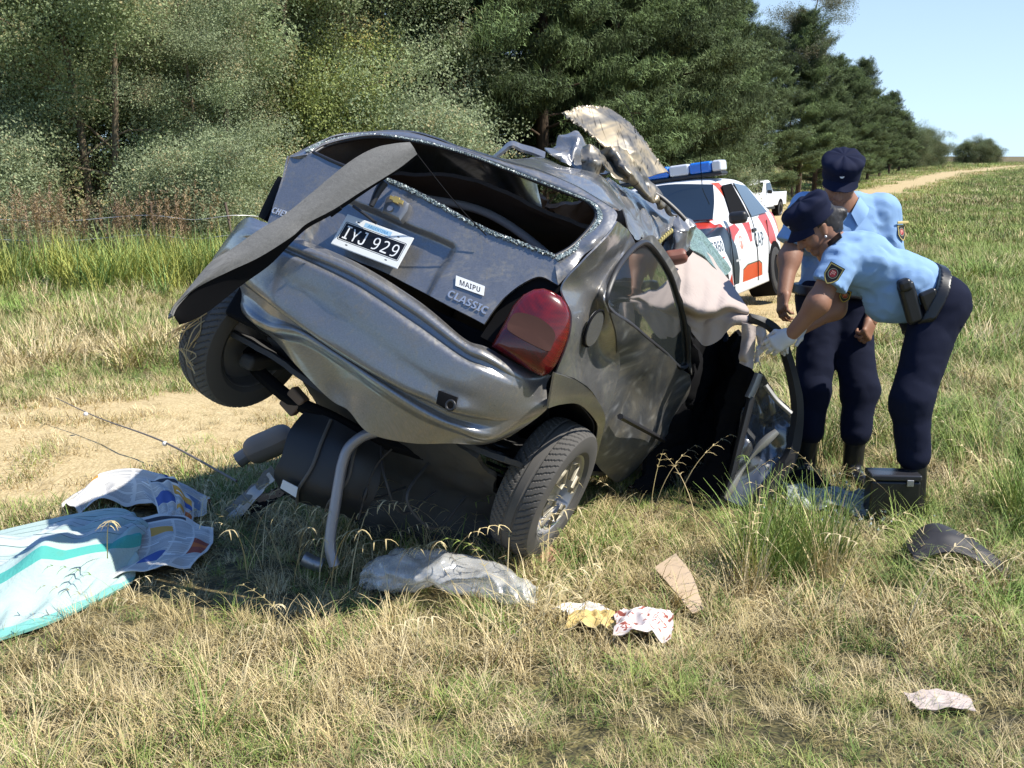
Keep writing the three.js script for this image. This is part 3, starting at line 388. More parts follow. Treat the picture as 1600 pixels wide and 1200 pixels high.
  lining: [[[1.01,1.181,-1.798],[1.03,1.195,-1.796],[1.048,1.201,-1.825]],[[1.038,1.138,-1.828],[1.074,1.137,-1.81],[1.09,1.13,-1.849]],[[1.066,1.091,-1.826],[1.093,1.089,-1.826],[1.094,1.066,-1.846]],[[1.081,1.039,-1.84],[1.102,1.04,-1.827],[1.113,1.035,-1.853]]],
  door_frame: [[[0.977,1.203,-1.743],[1.054,1.228,-1.818],[1.113,1.211,-1.885],[1.184,1.132,-1.952],[1.253,1.033,-2.017],[1.303,0.955,-2.055],[1.357,0.831,-2.069],[1.39,0.697,-2.053],[1.379,0.575,-2.009],[1.355,0.443,-1.959],[1.353,0.385,-1.933]],[[0.994,1.188,-1.727],[1.055,1.199,-1.795],[1.106,1.178,-1.858],[1.17,1.109,-1.923],[1.238,1.012,-1.978],[1.296,0.908,-2.017],[1.328,0.815,-2.024],[1.351,0.71,-2.006],[1.341,0.596,-1.962],[1.318,0.477,-1.913],[1.32,0.405,-1.899]]],
  door_panel: [[[1.104,1.007,-1.869],[1.145,0.984,-1.917],[1.195,0.959,-1.968],[1.255,0.929,-2.012],[1.302,0.9,-2.051]],[[1.105,0.892,-1.971],[1.158,0.879,-2.013],[1.22,0.865,-1.994],[1.262,0.864,-2.076],[1.319,0.854,-2.055]],[[1.107,0.813,-1.902],[1.163,0.78,-2.009],[1.218,0.783,-2.075],[1.279,0.794,-2.035],[1.345,0.791,-2.051]],[[1.144,0.664,-1.929],[1.203,0.678,-1.933],[1.249,0.677,-2.016],[1.305,0.685,-2.061],[1.37,0.694,-2.044]],[[1.181,0.529,-1.904],[1.224,0.541,-1.944],[1.273,0.551,-1.975],[1.324,0.563,-1.996],[1.37,0.578,-1.994]],[[1.207,0.39,-1.873],[1.248,0.39,-1.901],[1.289,0.39,-1.928],[1.327,0.392,-1.933],[1.355,0.402,-1.934]]],
  door_brace: [[[1.117,0.997,-1.852],[1.121,0.933,-1.85],[1.122,0.874,-1.847]],[[1.13,0.884,-1.85],[1.153,0.762,-1.852],[1.175,0.64,-1.854],[1.198,0.519,-1.856],[1.211,0.405,-1.854]],[[1.295,0.785,-1.912],[1.269,0.719,-1.897],[1.248,0.656,-1.884],[1.237,0.597,-1.876],[1.223,0.504,-1.865],[1.213,0.4,-1.855]],[[1.164,0.96,-1.869],[1.238,0.917,-1.896],[1.317,0.889,-1.927]]],
  door_dark: [[[0.951,1.03,-2.024],[1.003,1.021,-2.045],[1.068,1.011,-2.071]],[[1.025,0.789,-2.04],[1.076,0.744,-2.058],[1.115,0.763,-2.075]],[[1.046,0.522,-2.032],[1.107,0.482,-2.055],[1.162,0.474,-2.076]]],
  cavity: [[[0.619,1.115,-2.11],[0.695,1.144,-2.413],[0.919,1.171,-2.128]],[[0.757,0.87,-2.098],[0.807,0.942,-2.501],[1.069,1.014,-2.093]],[[0.782,0.632,-2.093],[0.87,0.703,-2.458],[1.098,0.824,-2.072]],[[0.777,0.376,-1.968],[0.938,0.429,-2.307],[1.129,0.63,-2.051]],[[0.76,0.226,-1.844],[0.975,0.263,-2.096],[1.205,0.39,-1.981]]],
  tank: [[[-0.218,0.089,-0.475],[-0.092,0.104,-0.484],[0.039,0.095,-0.515],[0.13,0.084,-0.562]],[[-0.202,-0.0,-0.4],[-0.063,0.015,-0.436],[0.074,0.02,-0.47],[0.165,0.015,-0.54]],[[-0.179,-0.102,-0.382],[-0.045,-0.088,-0.415],[0.096,-0.076,-0.463],[0.192,-0.07,-0.535]],[[-0.186,-0.184,-0.395],[-0.065,-0.187,-0.423],[0.064,-0.174,-0.465],[0.181,-0.159,-0.547]],[[-0.199,-0.258,-0.505],[-0.101,-0.268,-0.522],[0.012,-0.247,-0.559],[0.121,-0.246,-0.636]]],
  tank_label: [[[-0.123,-0.182,-0.394],[-0.052,-0.181,-0.401]],[[-0.124,-0.218,-0.403],[-0.048,-0.223,-0.412]]],
  exhaust: [[[0.133,0.15,-0.448],[0.091,0.107,-0.429],[0.065,0.045,-0.414],[0.068,-0.014,-0.412],[0.085,-0.088,-0.414],[0.113,-0.192,-0.419],[0.137,-0.282,-0.424],[0.161,-0.342,-0.43],[0.201,-0.394,-0.443]]],
  exhaust2: [[[0.016,-0.458,-0.526],[0.059,-0.46,-0.543],[0.095,-0.454,-0.558]]],
  axle: [[[-0.566,0.196,-0.437],[-0.488,0.151,-0.433],[-0.396,0.121,-0.447],[-0.281,0.097,-0.471],[-0.126,0.099,-0.513],[0.031,0.094,-0.555],[0.233,0.121,-0.628],[0.46,0.146,-0.711],[0.617,0.152,-0.765],[0.718,0.167,-0.796]]],
  cable: [[[0.206,0.109,-0.476],[0.184,0.043,-0.463],[0.183,-0.034,-0.457],[0.196,-0.133,-0.457],[0.207,-0.193,-0.458]]],
  spring: [[[0.523,0.294,-0.67],[0.584,0.168,-0.687]]],
  wheelR: [[[0.802,0.199,-0.832]]],
  wheelL: [[[-0.583,0.24,-0.432]]],
  muffler: [[[-1.004,-0.466,-1.354],[-0.981,-0.426,-1.365],[-0.953,-0.384,-1.379],[-0.884,-0.3,-1.413],[-0.826,-0.222,-1.441]]],
  scraps_left: [[[-0.656,-0.57,-0.894],[-0.618,-0.467,-0.916],[-0.577,-0.356,-0.94],[-0.559,-0.302,-0.95]],[[-0.624,-0.574,-0.907],[-0.557,-0.47,-0.941],[-0.48,-0.374,-0.978],[-0.418,-0.311,-1.007]],[[-0.647,-0.604,-0.896],[-0.619,-0.532,-0.912],[-0.585,-0.419,-0.932],[-0.557,-0.334,-0.949]],[[-0.575,-0.462,-0.934],[-0.524,-0.408,-0.958],[-0.495,-0.365,-0.972]]],
  mirror_l: [[[-0.629,0.808,-0.232],[-0.601,0.819,-0.244]],[[-0.583,0.719,-0.245],[-0.582,0.734,-0.247]]],
  fog: [[[0.514,0.442,-0.027],[0.58,0.447,-0.038],[0.588,0.408,-0.041],[0.571,0.395,-0.035],[0.525,0.398,-0.028]]],
  wiper: [[[-0.138,0.899,-0.086],[-0.076,0.888,-0.081],[-0.015,0.875,-0.077]]],
  wiper2: [[[-0.079,1.023,-0.117],[-0.08,0.981,-0.106],[-0.072,0.925,-0.091]]],
  wire: [[[0.06,1.149,-0.025],[0.174,1.085,-0.067],[0.276,1.032,-0.106],[0.374,0.99,-0.143]],[[0.056,1.137,-0.022],[0.058,1.153,-0.024],[0.053,1.16,-0.022],[0.049,1.178,-0.022]]],
  wire2: [[[0.03,1.925,-1.487],[0.092,1.895,-1.51],[0.146,1.841,-1.529],[0.175,1.795,-1.538]]],
  twigs: [[[-0.68,0.177,-0.119],[-0.642,0.25,-0.139],[-0.626,0.318,-0.149]],[[-0.675,0.152,-0.119],[-0.642,0.228,-0.137],[-0.614,0.291,-0.152]],[[-0.618,0.138,-0.142],[-0.597,0.217,-0.155],[-0.601,0.284,-0.157]],[[-0.634,0.145,-0.136],[-0.591,0.11,-0.151],[-0.568,0.081,-0.159]]]
};
// ---------- the wrecked hatchback ----------
const font = await new FontLoader().loadAsync('fonts/droid/droid_sans_bold.typeface.json');
const dustTex = tex(512, 512, (u, v) => { // road dust and scuffs on grey metallic paint
  const a = clamp(per(u, v, 9, 1) * 0.9 + per(u, v, 60, 4) * 0.7 + 0.15, 0, 1), sc = Math.pow(clamp(per(u * 1, v * 0.3, 90, 8) * 1.7, 0, 1), 3), k = a * 0.45 + sc * 0.5, f = per(u, v, 180, 2) * 0.05;
  return [lerp(0.545, 0.62, k) + f, lerp(0.545, 0.585, k) + f, lerp(0.545, 0.52, k) + f];
});
const dustRough = tex(512, 512, (u, v) => { const a = clamp(per(u, v, 9, 1) * 0.9 + per(u, v, 60, 4) * 0.7 + 0.15, 0, 1), k = 0.34 + 0.25 * a + 0.1 * per(u, v, 120, 3); return [k, k, k]; }, false);
const paint = new THREE.MeshPhysicalMaterial({ color: new THREE.Color().setRGB(0.9, 0.9, 0.91), map: dustTex, roughnessMap: dustRough, roughness: 1, metalness: 0.6, clearcoat: 0.8, clearcoatRoughness: 0.1, side: THREE.DoubleSide });
const mudTex = tex(512, 512, (u, v) => { const a = clamp(0.45 + per(u, v, 7, 3) * 1.1 + per(u, v, 50, 5) * 0.5, 0, 1), sc = Math.pow(clamp(per(u, v, 14, 18) * 1.5, 0, 1), 2) * 0.18 + 0.05 * per(u, v, 200, 4); return [lerp(0.3, 0.4, a) + sc, lerp(0.305, 0.385, a) + sc, lerp(0.31, 0.35, a) + sc]; });
const sidePaint = new THREE.MeshPhysicalMaterial({ color: 0xffffff, map: mudTex, roughness: 0.62, metalness: 0.15, clearcoat: 0.12, clearcoatRoughness: 0.3, side: THREE.DoubleSide });
const metalTex = tex(512, 512, (u, v) => { const a = clamp(0.5 + per(u, v, 6, 11) * 1.4 + per(u, v, 40, 3) * 0.5, 0, 1), sc = Math.pow(clamp(per(u, v * 0.3, 80, 8) * 1.7, 0, 1), 3) * 0.3; return [lerp(0.5, 0.78, a) - sc, lerp(0.51, 0.74, a) - sc, lerp(0.53, 0.66, a) - sc]; });
const bareMetal = new THREE.MeshPhysicalMaterial({ color: new THREE.Color().setRGB(0.7, 0.64, 0.54), map: metalTex, roughness: 0.42, metalness: 0.5, side: THREE.DoubleSide });
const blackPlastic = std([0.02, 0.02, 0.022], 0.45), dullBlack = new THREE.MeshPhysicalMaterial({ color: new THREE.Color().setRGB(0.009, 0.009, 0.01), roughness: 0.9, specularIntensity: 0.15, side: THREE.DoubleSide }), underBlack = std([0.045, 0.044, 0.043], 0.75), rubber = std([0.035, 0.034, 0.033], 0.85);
const greyTrim = std([0.25, 0.252, 0.25], 0.75, { map: tex(256, 256, (u, v) => { const k = 0.85 + 0.12 * per(u, v, 120, 2) + 0.05 * per(u, v, 30, 7); return [k, k * 0.985, k * 0.96]; }) });
const steel = std([0.34, 0.34, 0.35], 0.42, { metalness: 0.8 }), rust = std([0.17, 0.115, 0.08], 0.8), cabin = std([0.045, 0.038, 0.034], 0.9), brownCabin = std([0.1, 0.055, 0.03], 0.9);
const redLens = new THREE.MeshPhysicalMaterial({ color: new THREE.Color().setRGB(1, 1, 1), roughness: 0.25, clearcoat: 0.6, clearcoatRoughness: 0.05, map: tex(256, 256, (u, v) => { const f = 0.75 + 0.25 * Math.sin(u * 6.283 * 40) * Math.sin(v * 6.283 * 40), k = (0.5 + 0.12 * per(u, v, 9, 2)) * f; return [k, 0.035 + 0.03 * f, 0.05]; }), side: THREE.DoubleSide });
const greyLens = new THREE.MeshPhysicalMaterial({ color: new THREE.Color().setRGB(0.075, 0.035, 0.025), roughness: 0.4, specularIntensity: 0.35, clearcoat: 0.08, side: THREE.DoubleSide });
const glassMat = new THREE.MeshPhysicalMaterial({ color: new THREE.Color().setRGB(0.72, 0.82, 0.8), roughness: 0.06, transmission: 1, thickness: 0, side: THREE.DoubleSide });
const shards = std([0.36, 0.42, 0.41], 0.3, { flatShading: true });
const wreck = thing('wrecked_hatchback', 'crushed silver grey hatchback leaning nose down on the grass verge', 'car', [-0.858, 0.6403, -3.7156]);
wreck.rotation.set(-0.29989, -0.39256, -0.33129, 'YXZ');
const part = (n, g, m, p = wreck) => mesh(n, g, m, p);
const dents = (pts, list) => pts.map((r) => r.map((p) => { const q = p.slice(); for (const [x, y, z, R, dx, dy, dz] of list) { const w = Math.exp(-((p[0] - x) ** 2 + (p[1] - y) ** 2 + (p[2] - z) ** 2) / (R * R)); q[0] += dx * w; q[1] += dy * w; q[2] += dz * w; } return q; }));
{
  // tailgate with the plate recess pressed into it
  let t = samples(WP.tailgate, 90, 56);
  t = t.map((r) => r.map((p) => { const q = p.slice(), ex = smooth(-0.3, -0.28, p[0]) * (1 - smooth(0.26, 0.285, p[0])), ey = 1 - smooth(0.9, 0.925, p[1]); q[2] -= 0.03 * ex * ey; return q; }));
  t = crumple(t, 0.006, 7, 3);
  const tg = part('tailgate', sheet(t, 0.012), paint); tg.userData.label = 'silver tailgate with its window glass gone';
  const rimMat = std([0.32, 0.35, 0.36], 0.55);
  const fr = samples(WP.frame, 120, 8); part('rear_window_frame', sheet(dents(fr, [[0.66, 1.15, -0.3, 0.07, 0.02, 0, 0.03], [0.68, 1.08, -0.25, 0.04, -0.02, 0, -0.02]]), 0.012, undefined, true), paint, tg);
  // ring of crumbled glass left in the rubber seal
  const inner = crLine(WP.frame[0], 200), r = rng(4), gl = [];
  for (let i = 0; i < 200; i++) for (let k = 0; k < 7; k++) { const p = inner[i], ctr = [0.1, 1.14, -0.35], s = 0.0025 + 0.004 * r(), t2 = -0.02 - r() * 0.03; if (i < 60 || i > 88 || r() < 0.8) gl.push(tf(new THREE.TetrahedronGeometry(s), [p[0] + (ctr[0] - p[0]) * t2, p[1] + (ctr[1] - p[1]) * t2 * 0.5, p[2] + 0.012 + r() * 0.008], [r() * 6, r() * 6, r() * 6])); }
  for (let i = 0; i < 150; i++) { const u = i / 149, a = WP.tailgate[3], q = crLine(a.slice(3, 7), 150)[i]; for (let k = 0; k < 3; k++) gl.push(tf(new THREE.TetrahedronGeometry(0.0025 + 0.004 * r()), [q[0], q[1] + (r() - 0.3) * 0.012, q[2] + 0.008], [r() * 6, r() * 6, r() * 6])); }
  const crumbs = part('glass_crumbs', gl, shards, tg); crumbs.userData.kind = 'stuff';
  part('window_seal', tube(crLine(WP.frame[0], 60).map((p) => [p[0], p[1], p[2] + 0.004]), 0.008, 120, 6), blackPlastic, tg);
  part('window_seal', tube(WP.tailgate[3].slice(1, 7).map((p) => [p[0], p[1] + 0.004, p[2]]), 0.007, 60, 6), blackPlastic, tg);
  // number plate
  const [[A, B], [Cc, Dd]] = WP.plate, a = V(...A), b = V(...B), c = V(...Cc), dd = V(...Dd), ctr = a.clone().add(b).add(c).add(dd).multiplyScalar(0.25), ux = b.clone().sub(a).normalize(), uy0 = a.clone().sub(c).add(b).sub(dd).normalize(), uz = ux.clone().cross(uy0).normalize(), uy = uz.clone().cross(ux);
  const plateTex = canvasTex(1024, 448, (g, w, h) => {
    g.fillStyle = '#e4e6e2'; g.fillRect(0, 0, w, h); g.fillStyle = '#0b0b0d'; g.beginPath(); g.roundRect(34, 96, w - 68, h - 178, 22); g.fill();
    g.strokeStyle = '#e4e6e2'; g.lineWidth = 8; g.beginPath(); g.roundRect(46, 108, w - 92, h - 202, 18); g.stroke();
    g.fillStyle = '#9fc4dc'; g.fillRect(300, 20, 420, 66); g.fillStyle = '#3d7fb0'; g.font = 'bold 56px sans-serif'; g.textAlign = 'center'; g.fillText('ARGENTINA', w / 2, 74, 330);
    g.fillStyle = '#f1f1ee'; g.font = '238px sans-serif'; g.textBaseline = 'middle'; const s = 'IYJ 929', xs = [130, 258, 372, 0, 590, 735, 880]; [...s].forEach((ch, i) => { if (ch === 'I') { g.fillRect(118, 142, 22, 186); g.fillRect(92, 142, 74, 20); g.fillRect(92, 308, 74, 20); } else if (ch === 'J') { g.strokeStyle = '#f1f1ee'; g.lineWidth = 23; g.beginPath(); g.moveTo(412, 142); g.lineTo(412, 285); g.quadraticCurveTo(412, 322, 374, 320); g.quadraticCurveTo(344, 318, 342, 280); g.stroke(); g.fillRect(372, 142, 40, 20); } else if (ch !== ' ') g.fillText(ch, xs[i], 242, 120); });
    g.fillStyle = '#22252b'; for (const [x, y] of [[210, 52], [830, 52], [210, 400], [830, 400]]) { g.beginPath(); g.ellipse(x, y, 20, 9, 0, 0, 7); g.fill(); }
    for (let i = 0; i < 900; i++) { g.fillStyle = `rgba(120,105,80,${0.05 + 0.1 * Math.random()})`; g.fillRect(Math.random() * w, Math.random() * h, 3 + 9 * Math.random(), 2 + 4 * Math.random()); }
  });
  const pm = new THREE.Matrix4().makeBasis(ux, uy, uz).setPosition(ctr);
  const plate = part('number_plate', rbox(0.294, 0.129, 0.004, 0.008).applyMatrix4(pm), std([0.75, 0.76, 0.74], 0.4), tg);
  part('plate_print', new THREE.PlaneGeometry(0.288, 0.124).applyMatrix4(new THREE.Matrix4().makeTranslation(0, 0, 0.0028)).applyMatrix4(pm), std([1, 1, 1], 0.45, { map: plateTex }), tg);
  // handle with the emblem and lock
  const H = WP.handle[0].slice().reverse(); part('tailgate_handle', pad(H, 0.03, 0.014), paint, tg);
  const em = WP.bowtie[0], ec = V(...em[0]).lerp(V(...em[1]), 0.5), es = new THREE.Shape(); [[-0.028, -0.006], [-0.011, -0.006], [-0.009, -0.011], [0.013, -0.011], [0.011, -0.006], [0.03, -0.006], [0.027, 0.006], [0.01, 0.006], [0.008, 0.011], [-0.014, 0.011], [-0.012, 0.006], [-0.031, 0.006]].forEach((p, i) => (i ? es.lineTo(...p) : es.moveTo(...p)));
  part('gold_emblem', tf(new THREE.ExtrudeGeometry(es, { depth: 0.004, bevelEnabled: true, bevelSize: 0.001, bevelThickness: 0.001, bevelSegments: 1 }), [ec.x, ec.y, ec.z + 0.002], [-0.26, 0, 0]), std([0.62, 0.44, 0.13], 0.3, { metalness: 0.6 }), tg);
  part('lock', tf(new THREE.CylinderGeometry(0.011, 0.012, 0.012, 20), [0.0, 0.943, -0.102], [1.35, 0, 0]), steel, tg);
  // badge lettering
  const word = (txt, P0, P1, size, mat, name, z = 0.003, sx = 1) => { const g = new TextGeometry(txt, { font, size, depth: z, curveSegments: 4, bevelEnabled: false }); g.computeBoundingBox(); const w = g.boundingBox.max.x, p0 = V(...P0), p1 = V(...P1), X = p1.clone().sub(p0), L = X.length(); X.normalize(); const Zz = V(0, 0.25, 1).sub(X.clone().multiplyScalar(V(0, 0.25, 1).dot(X))).normalize(), Y = Zz.clone().cross(X); g.applyMatrix4(new THREE.Matrix4().makeBasis(X.multiplyScalar(L / w), Y, Zz).setPosition(p0)); part(name, g, mat, tg); };
  const T = WP.text, chrome = std([0.5, 0.53, 0.58], 0.3, { metalness: 0.6 });
  word('CLASSIC', [T[1][3][0], T[1][3][1], T[1][3][2] - 0.0055], [T[1][2][0], T[1][2][1], T[1][2][2] - 0.0055], 0.027, chrome, 'badge');
  const k = T[0], st = sheet(samples([[k[0], k[1]], [k[3], k[2]]].map((r) => r.map((p) => [p[0], p[1], p[2] - 0.003])), 8, 4), 0.002, (p, u, v) => [u, 1 - v], true); part('dealer_sticker', st, std([1, 1, 1], 0.5, { map: canvasTex(512, 160, (g, w, h) => { g.fillStyle = '#e6e7e6'; g.fillRect(0, 0, w, h); g.fillStyle = '#2a2c30'; g.font = 'bold 118px sans-serif'; g.textAlign = 'center'; g.textBaseline = 'middle'; g.fillText('MAIPU', w / 2, h / 2 + 6, w - 50); }) }), tg);
  word('CHEV', [T[2][0][0] + 0.02, T[2][0][1] - 0.01, T[2][0][2] - 0.004], [T[2][1][0] + 0.01, T[2][1][1] - 0.012, T[2][1][2] - 0.004], 0.024, std([0.6, 0.62, 0.65], 0.35, { metalness: 0.5 }), 'badge');
  // wiper, hanging bits
  part('wiper_arm', tube(WP.wiper[0], 0.006, 12, 6), blackPlastic, tg); part('wiper_pivot', tube(WP.wiper2[0], (q) => 0.018 - 0.008 * q, 10, 8), blackPlastic, tg);
  // bumper
  let bm = samples(WP.bumper, 120, 110);
  bm = dents(bm, [[-0.05, 0.55, 0, 0.1, 0, 0, -0.01], [0.1, 0.3, -0.08, 0.1, 0, 0, -0.02], [-0.25, 0.36, -0.06, 0.07, 0, 0, -0.03]]);
  bm = bm.map((r, j) => { const v = j / 109; return r.map((p) => { const e = smooth(-0.6, -0.35, p[0]) * (1 - smooth(0.6, 0.74, p[0])), lip = 0.014 * smooth(0.1, 0.14, v) * (1 - smooth(0.19, 0.22, v)) - 0.016 * smooth(0.2, 0.22, v) * (1 - smooth(0.25, 0.27, v)) + 0.016 * smooth(0.26, 0.28, v) * (1 - smooth(0.34, 0.5, v)), led = 0.022 * smooth(0.4, 0.55, v) * (1 - smooth(0.575, 0.6, v)) - 0.028 * smooth(0.58, 0.6, v) * (1 - smooth(0.66, 0.74, v)) + 0.02 * smooth(0.72, 0.76, v) * (1 - smooth(0.79, 0.82, v)) - 0.03 * smooth(0.8, 0.84, v); return [p[0], p[1], p[2] + 0.7 * e * (lip + led)]; }); });
  const bp = part('rear_bumper', sheet(crumple(bm, 0.0015, 4, 9), 0.006), paint); bp.userData.label = 'loose silver rear bumper with a scuffed lower edge';
  
  const fg = WP.fog[0].slice().reverse().map((p) => [p[0], p[1], p[2] + 0.024]); part('fog_lamp_recess', pad(fg, 0.02, 0.003, 3), dullBlack, bp); part('hook_eye', tf(new THREE.TorusGeometry(0.016, 0.005, 8, 16), [fg[1][0] + 0.008, fg[1][1] + 0.02, fg[1][2] + 0.012]), blackPlastic, bp);
  // tail lamps
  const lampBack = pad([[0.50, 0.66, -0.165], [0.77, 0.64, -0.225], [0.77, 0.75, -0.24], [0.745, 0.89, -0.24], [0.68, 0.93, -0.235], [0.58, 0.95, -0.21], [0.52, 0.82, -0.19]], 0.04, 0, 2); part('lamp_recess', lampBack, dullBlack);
  const L = WP.lamp[0].slice().reverse(); const lg = pad(L, 0.04, 0.045, 10); { const q = lg.attributes.position, u2 = []; for (let i = 0; i < q.count; i++) u2.push(q.getX(i) * 4, q.getY(i) * 4); lg.setAttribute('uv', new THREE.Float32BufferAttribute(u2, 2)); } const tl = part('tail_lamp', lg, redLens); tl.userData.label = 'red right tail lamp with a smoked centre band';
  part('smoked_band', pad(crLine([...WP.lampSeg[0], WP.lampSeg[0][0]], 40).slice(0, -1).map((p) => [p[0], p[1], p[2] + 0.032]), 0.02, 0.008, 4), greyLens, tl);
  const ribs = []; for (let i = 1; i < 7; i++) { const P = (t, q) => { const s = WP.lampSeg[0]; const u = t / 7, lo = [0, 1, 2].map((c) => lerp(s[6][c], s[5][c], u)), hi = [0, 1, 2].map((c) => lerp(s[1][c], s[3][c], u)); return lo.map((v, c) => lerp(v, hi[c], q) + (c === 2 ? 0.041 : 0)); }; ribs.push(tube([P(i, 0.1), P(i, 0.5), P(i, 0.85)], 0.0016, 6, 5)); } part('lens_ribs', ribs, greyLens, tl);
  part('tail_lamp', pad([[-0.64, 0.72, -0.26], [-0.56, 0.72, -0.2], [-0.57, 0.9, -0.24], [-0.66, 0.9, -0.3]], 0.03, 0.01, 3), dullBlack);
  // right side
  const q = samples(WP.quarter, 40, 90); part('rear_quarter_panel', sheet(crumple(q, 0.005, 6, 21), 0.006, undefined, false), paint);
  const f = samples(WP.flank, 80, 70); const fl = part('side_panel', sheet(crumple(dents(f, [[0.8, 0.75, -0.9, 0.12, -0.03, 0, 0], [0.8, 0.65, -1.3, 0.2, -0.025, 0, 0], [0.78, 0.8, -1.8, 0.15, -0.02, 0, 0]]), 0.007, 4, 33), 0.006, (p) => [p[2], p[1]]), sidePaint); fl.userData.label = 'dull scraped side panel';
  part('window_pillar', sheet(crumple(samples(WP.pillar, 70, 6), 0.006, 7, 3), 0.01, undefined, true), sidePaint);
  part('quarter_window', pad(WP.qglass[0].slice().reverse(), 0.005, 0.004, 3), new THREE.MeshPhysicalMaterial({ color: new THREE.Color().setRGB(0.035, 0.04, 0.038), roughness: 0.06, metalness: 0, clearcoat: 1, side: THREE.DoubleSide }));
  part('window_seal', tube(WP.qglass[0].map((p) => [p[0] + 0.006, p[1], p[2]]), 0.011, 150, 6, true), blackPlastic);
  const ar = samples(WP.arch, 50, 8); part('wheel_arch', sheet(dents(ar, [[0.8, 0.6, -0.8, 0.1, 0.01, 0, 0]]), 0.008), paint);
  part('arch_liner', sheet(samples([WP.arch[1].map((p) => [p[0] - 0.01, p[1], p[2]]), WP.arch[1].map((p) => [p[0] - 0.2, p[1] + 0.01, p[2]]), WP.arch[1].map((p) => [p[0] - 0.34, p[1] - 0.02, p[2] + 0.02])], 30, 8), 0.004), dullBlack);
  const fc = WP.fuel[0], fcc = [0, 1, 2].map((c) => fc.reduce((s, p) => s + p[c], 0) / 4); const cap = tf(new THREE.CylinderGeometry(0.066, 0.066, 0.012, 36), [fcc[0] + 0.006, fcc[1], fcc[2]], [0, 0, -Math.PI / 2 + 0.06]); part('fuel_flap', cap, paint); part('fuel_flap_gap', tf(new THREE.TorusGeometry(0.069, 0.005, 8, 40), [fcc[0] + 0.006, fcc[1], fcc[2]], [0, Math.PI / 2, 0]), dullBlack);
  part('rub_strip', tube(WP.rub[0].map((p) => [p[0] + 0.012, p[1], p[2]]), 0.014, 16, 6), blackPlastic);
  // left side, closed
  const le = (z, dx) => [[-0.52 + dx, 0.35, z - 0.15], [-0.56 + dx, 0.6, z], [-0.58 + dx, 0.8, z], [-0.59 + dx, 0.97, z]];
  part('rear_quarter_panel', sheet(crumple(samples([[[-0.45, 0.45, -0.13], [-0.472, 0.7, -0.12], [-0.52, 0.85, -0.16], [-0.56, 0.975, -0.2]], le(-0.4, -0.02), le(-0.9, -0.05), le(-1.5, -0.05), le(-2.0, 0.1)], 30, 60), 0.03, 3, 8), 0.006, undefined, true), paint);
  // roof and crumpled front
  const rf = samples(WP.roof, 80, 40); part('roof', sheet(crumple(rf, 0.012, 3, 40), 0.006, undefined, true), paint);
  part('roof_edge', sheet(crease(samples(WP.cantrail, 60, 40), 0.02, 5, 61), 0.005), paint);
  const bn = part('bonnet', sheet(crease(samples(WP.bonnet, 60, 70), 0.022, 3.2, 71).map((r, j, A) => r.map((p, i) => { const e = Math.min(i, r.length - 1 - i) < 2 || j < 2 ? 0.014 : 0; return [p[0] + e * noise(j * 0.9, i * 0.9, 3), p[1] + e * noise(i * 0.8, j * 0.7, 9), p[2]]; })), 0.006), bareMetal); bn.userData.label = 'torn bonnet standing up, dust on its face';
  part('crumpled_panel', sheet(crease(samples(WP.fold_dark, 50, 30), 0.05, 3.6, 81), 0.005), paint);
  part('crumpled_panel', sheet(crease(samples(WP.fold_tan, 40, 30), 0.04, 5, 91), 0.005), bareMetal);
  part('crumpled_panel', sheet(crease(samples(WP.fold_mid, 80, 60), 0.07, 4, 95), 0.005), bareMetal);
  part('door_seal', tube(WP.fold_edge[0], 0.011, 60, 7), blackPlastic);
  part('crumpled_panel', sheet(crease(samples(WP.scrap_dark, 50, 40), 0.06, 5, 99), 0.005), paint);
  part('bent_bar', sheet(samples(WP.scrap_bar, 40, 6), 0.012), paint);
  for (let k2 = 0; k2 < 2; k2++) { const P = crLine(WP.rope[0], 40).map((p, i) => [p[0] + 0.006 * Math.cos(i * 0.8 + k2 * 3.14), p[1] + 0.006 * Math.sin(i * 0.8 + k2 * 3.14), p[2]]); part('twisted_cord', tube(P, 0.006, 80, 6), std([0.5, 0.42, 0.16], 0.8)); }
  // crazed windscreen: a warped lattice of tiny glass cubes
  const ws = samples(WP.windscreen, 50, 34), wc = [], r2 = rng(8);
  part('windscreen', sheet(crumple(ws, 0.03, 6, 5), 0.006), new THREE.MeshPhysicalMaterial({ color: new THREE.Color().setRGB(0.4, 0.6, 0.54), roughness: 0.35, transmission: 0.35, thickness: 0, side: THREE.DoubleSide, flatShading: true, map: tex(512, 512, (u, v) => { const c = Math.abs(per(u, v, 160, 2)) < 0.06 || Math.abs(per(u, v, 170, 9)) < 0.06 ? 0.4 : 0.9; return [c, c, c]; }) }));
  part('sun_visor_roll', tube(WP.roll[0], (t2) => 0.036 * Math.sqrt(Math.max(0.05, 1 - Math.pow(Math.abs(t2 * 2 - 1), 6))), 24, 16), std([0.2, 0.075, 0.05], 0.5)); part('roll_end', tf(new THREE.CylinderGeometry(0.03, 0.03, 0.012, 20), WP.roll[0][2], [0.3, 0, 1.2]), dullBlack);
  part('aerial_wire', tube(WP.wire2[0], 0.002, 20, 5), dullBlack);
  // interior
  part('floor_pan', sheet(crumple(samples([[[-0.6, 0.28, -0.25], [0, 0.24, -0.25], [0.7, 0.3, -0.35]], [[-0.6, 0.22, -1.1], [0, 0.2, -1.1], [0.68, 0.26, -1.1]], [[-0.6, 0.3, -2.1], [0, 0.28, -2.1], [0.68, 0.3, -2.0]]], 30, 30), 0.03, 4), 0.02), underBlack);
  part('rear_panel_inner', rbox(1.1, 0.36, 0.04, 0.02, [0.02, 0.5, -0.2], [-0.2, 0, 0]), dullBlack);
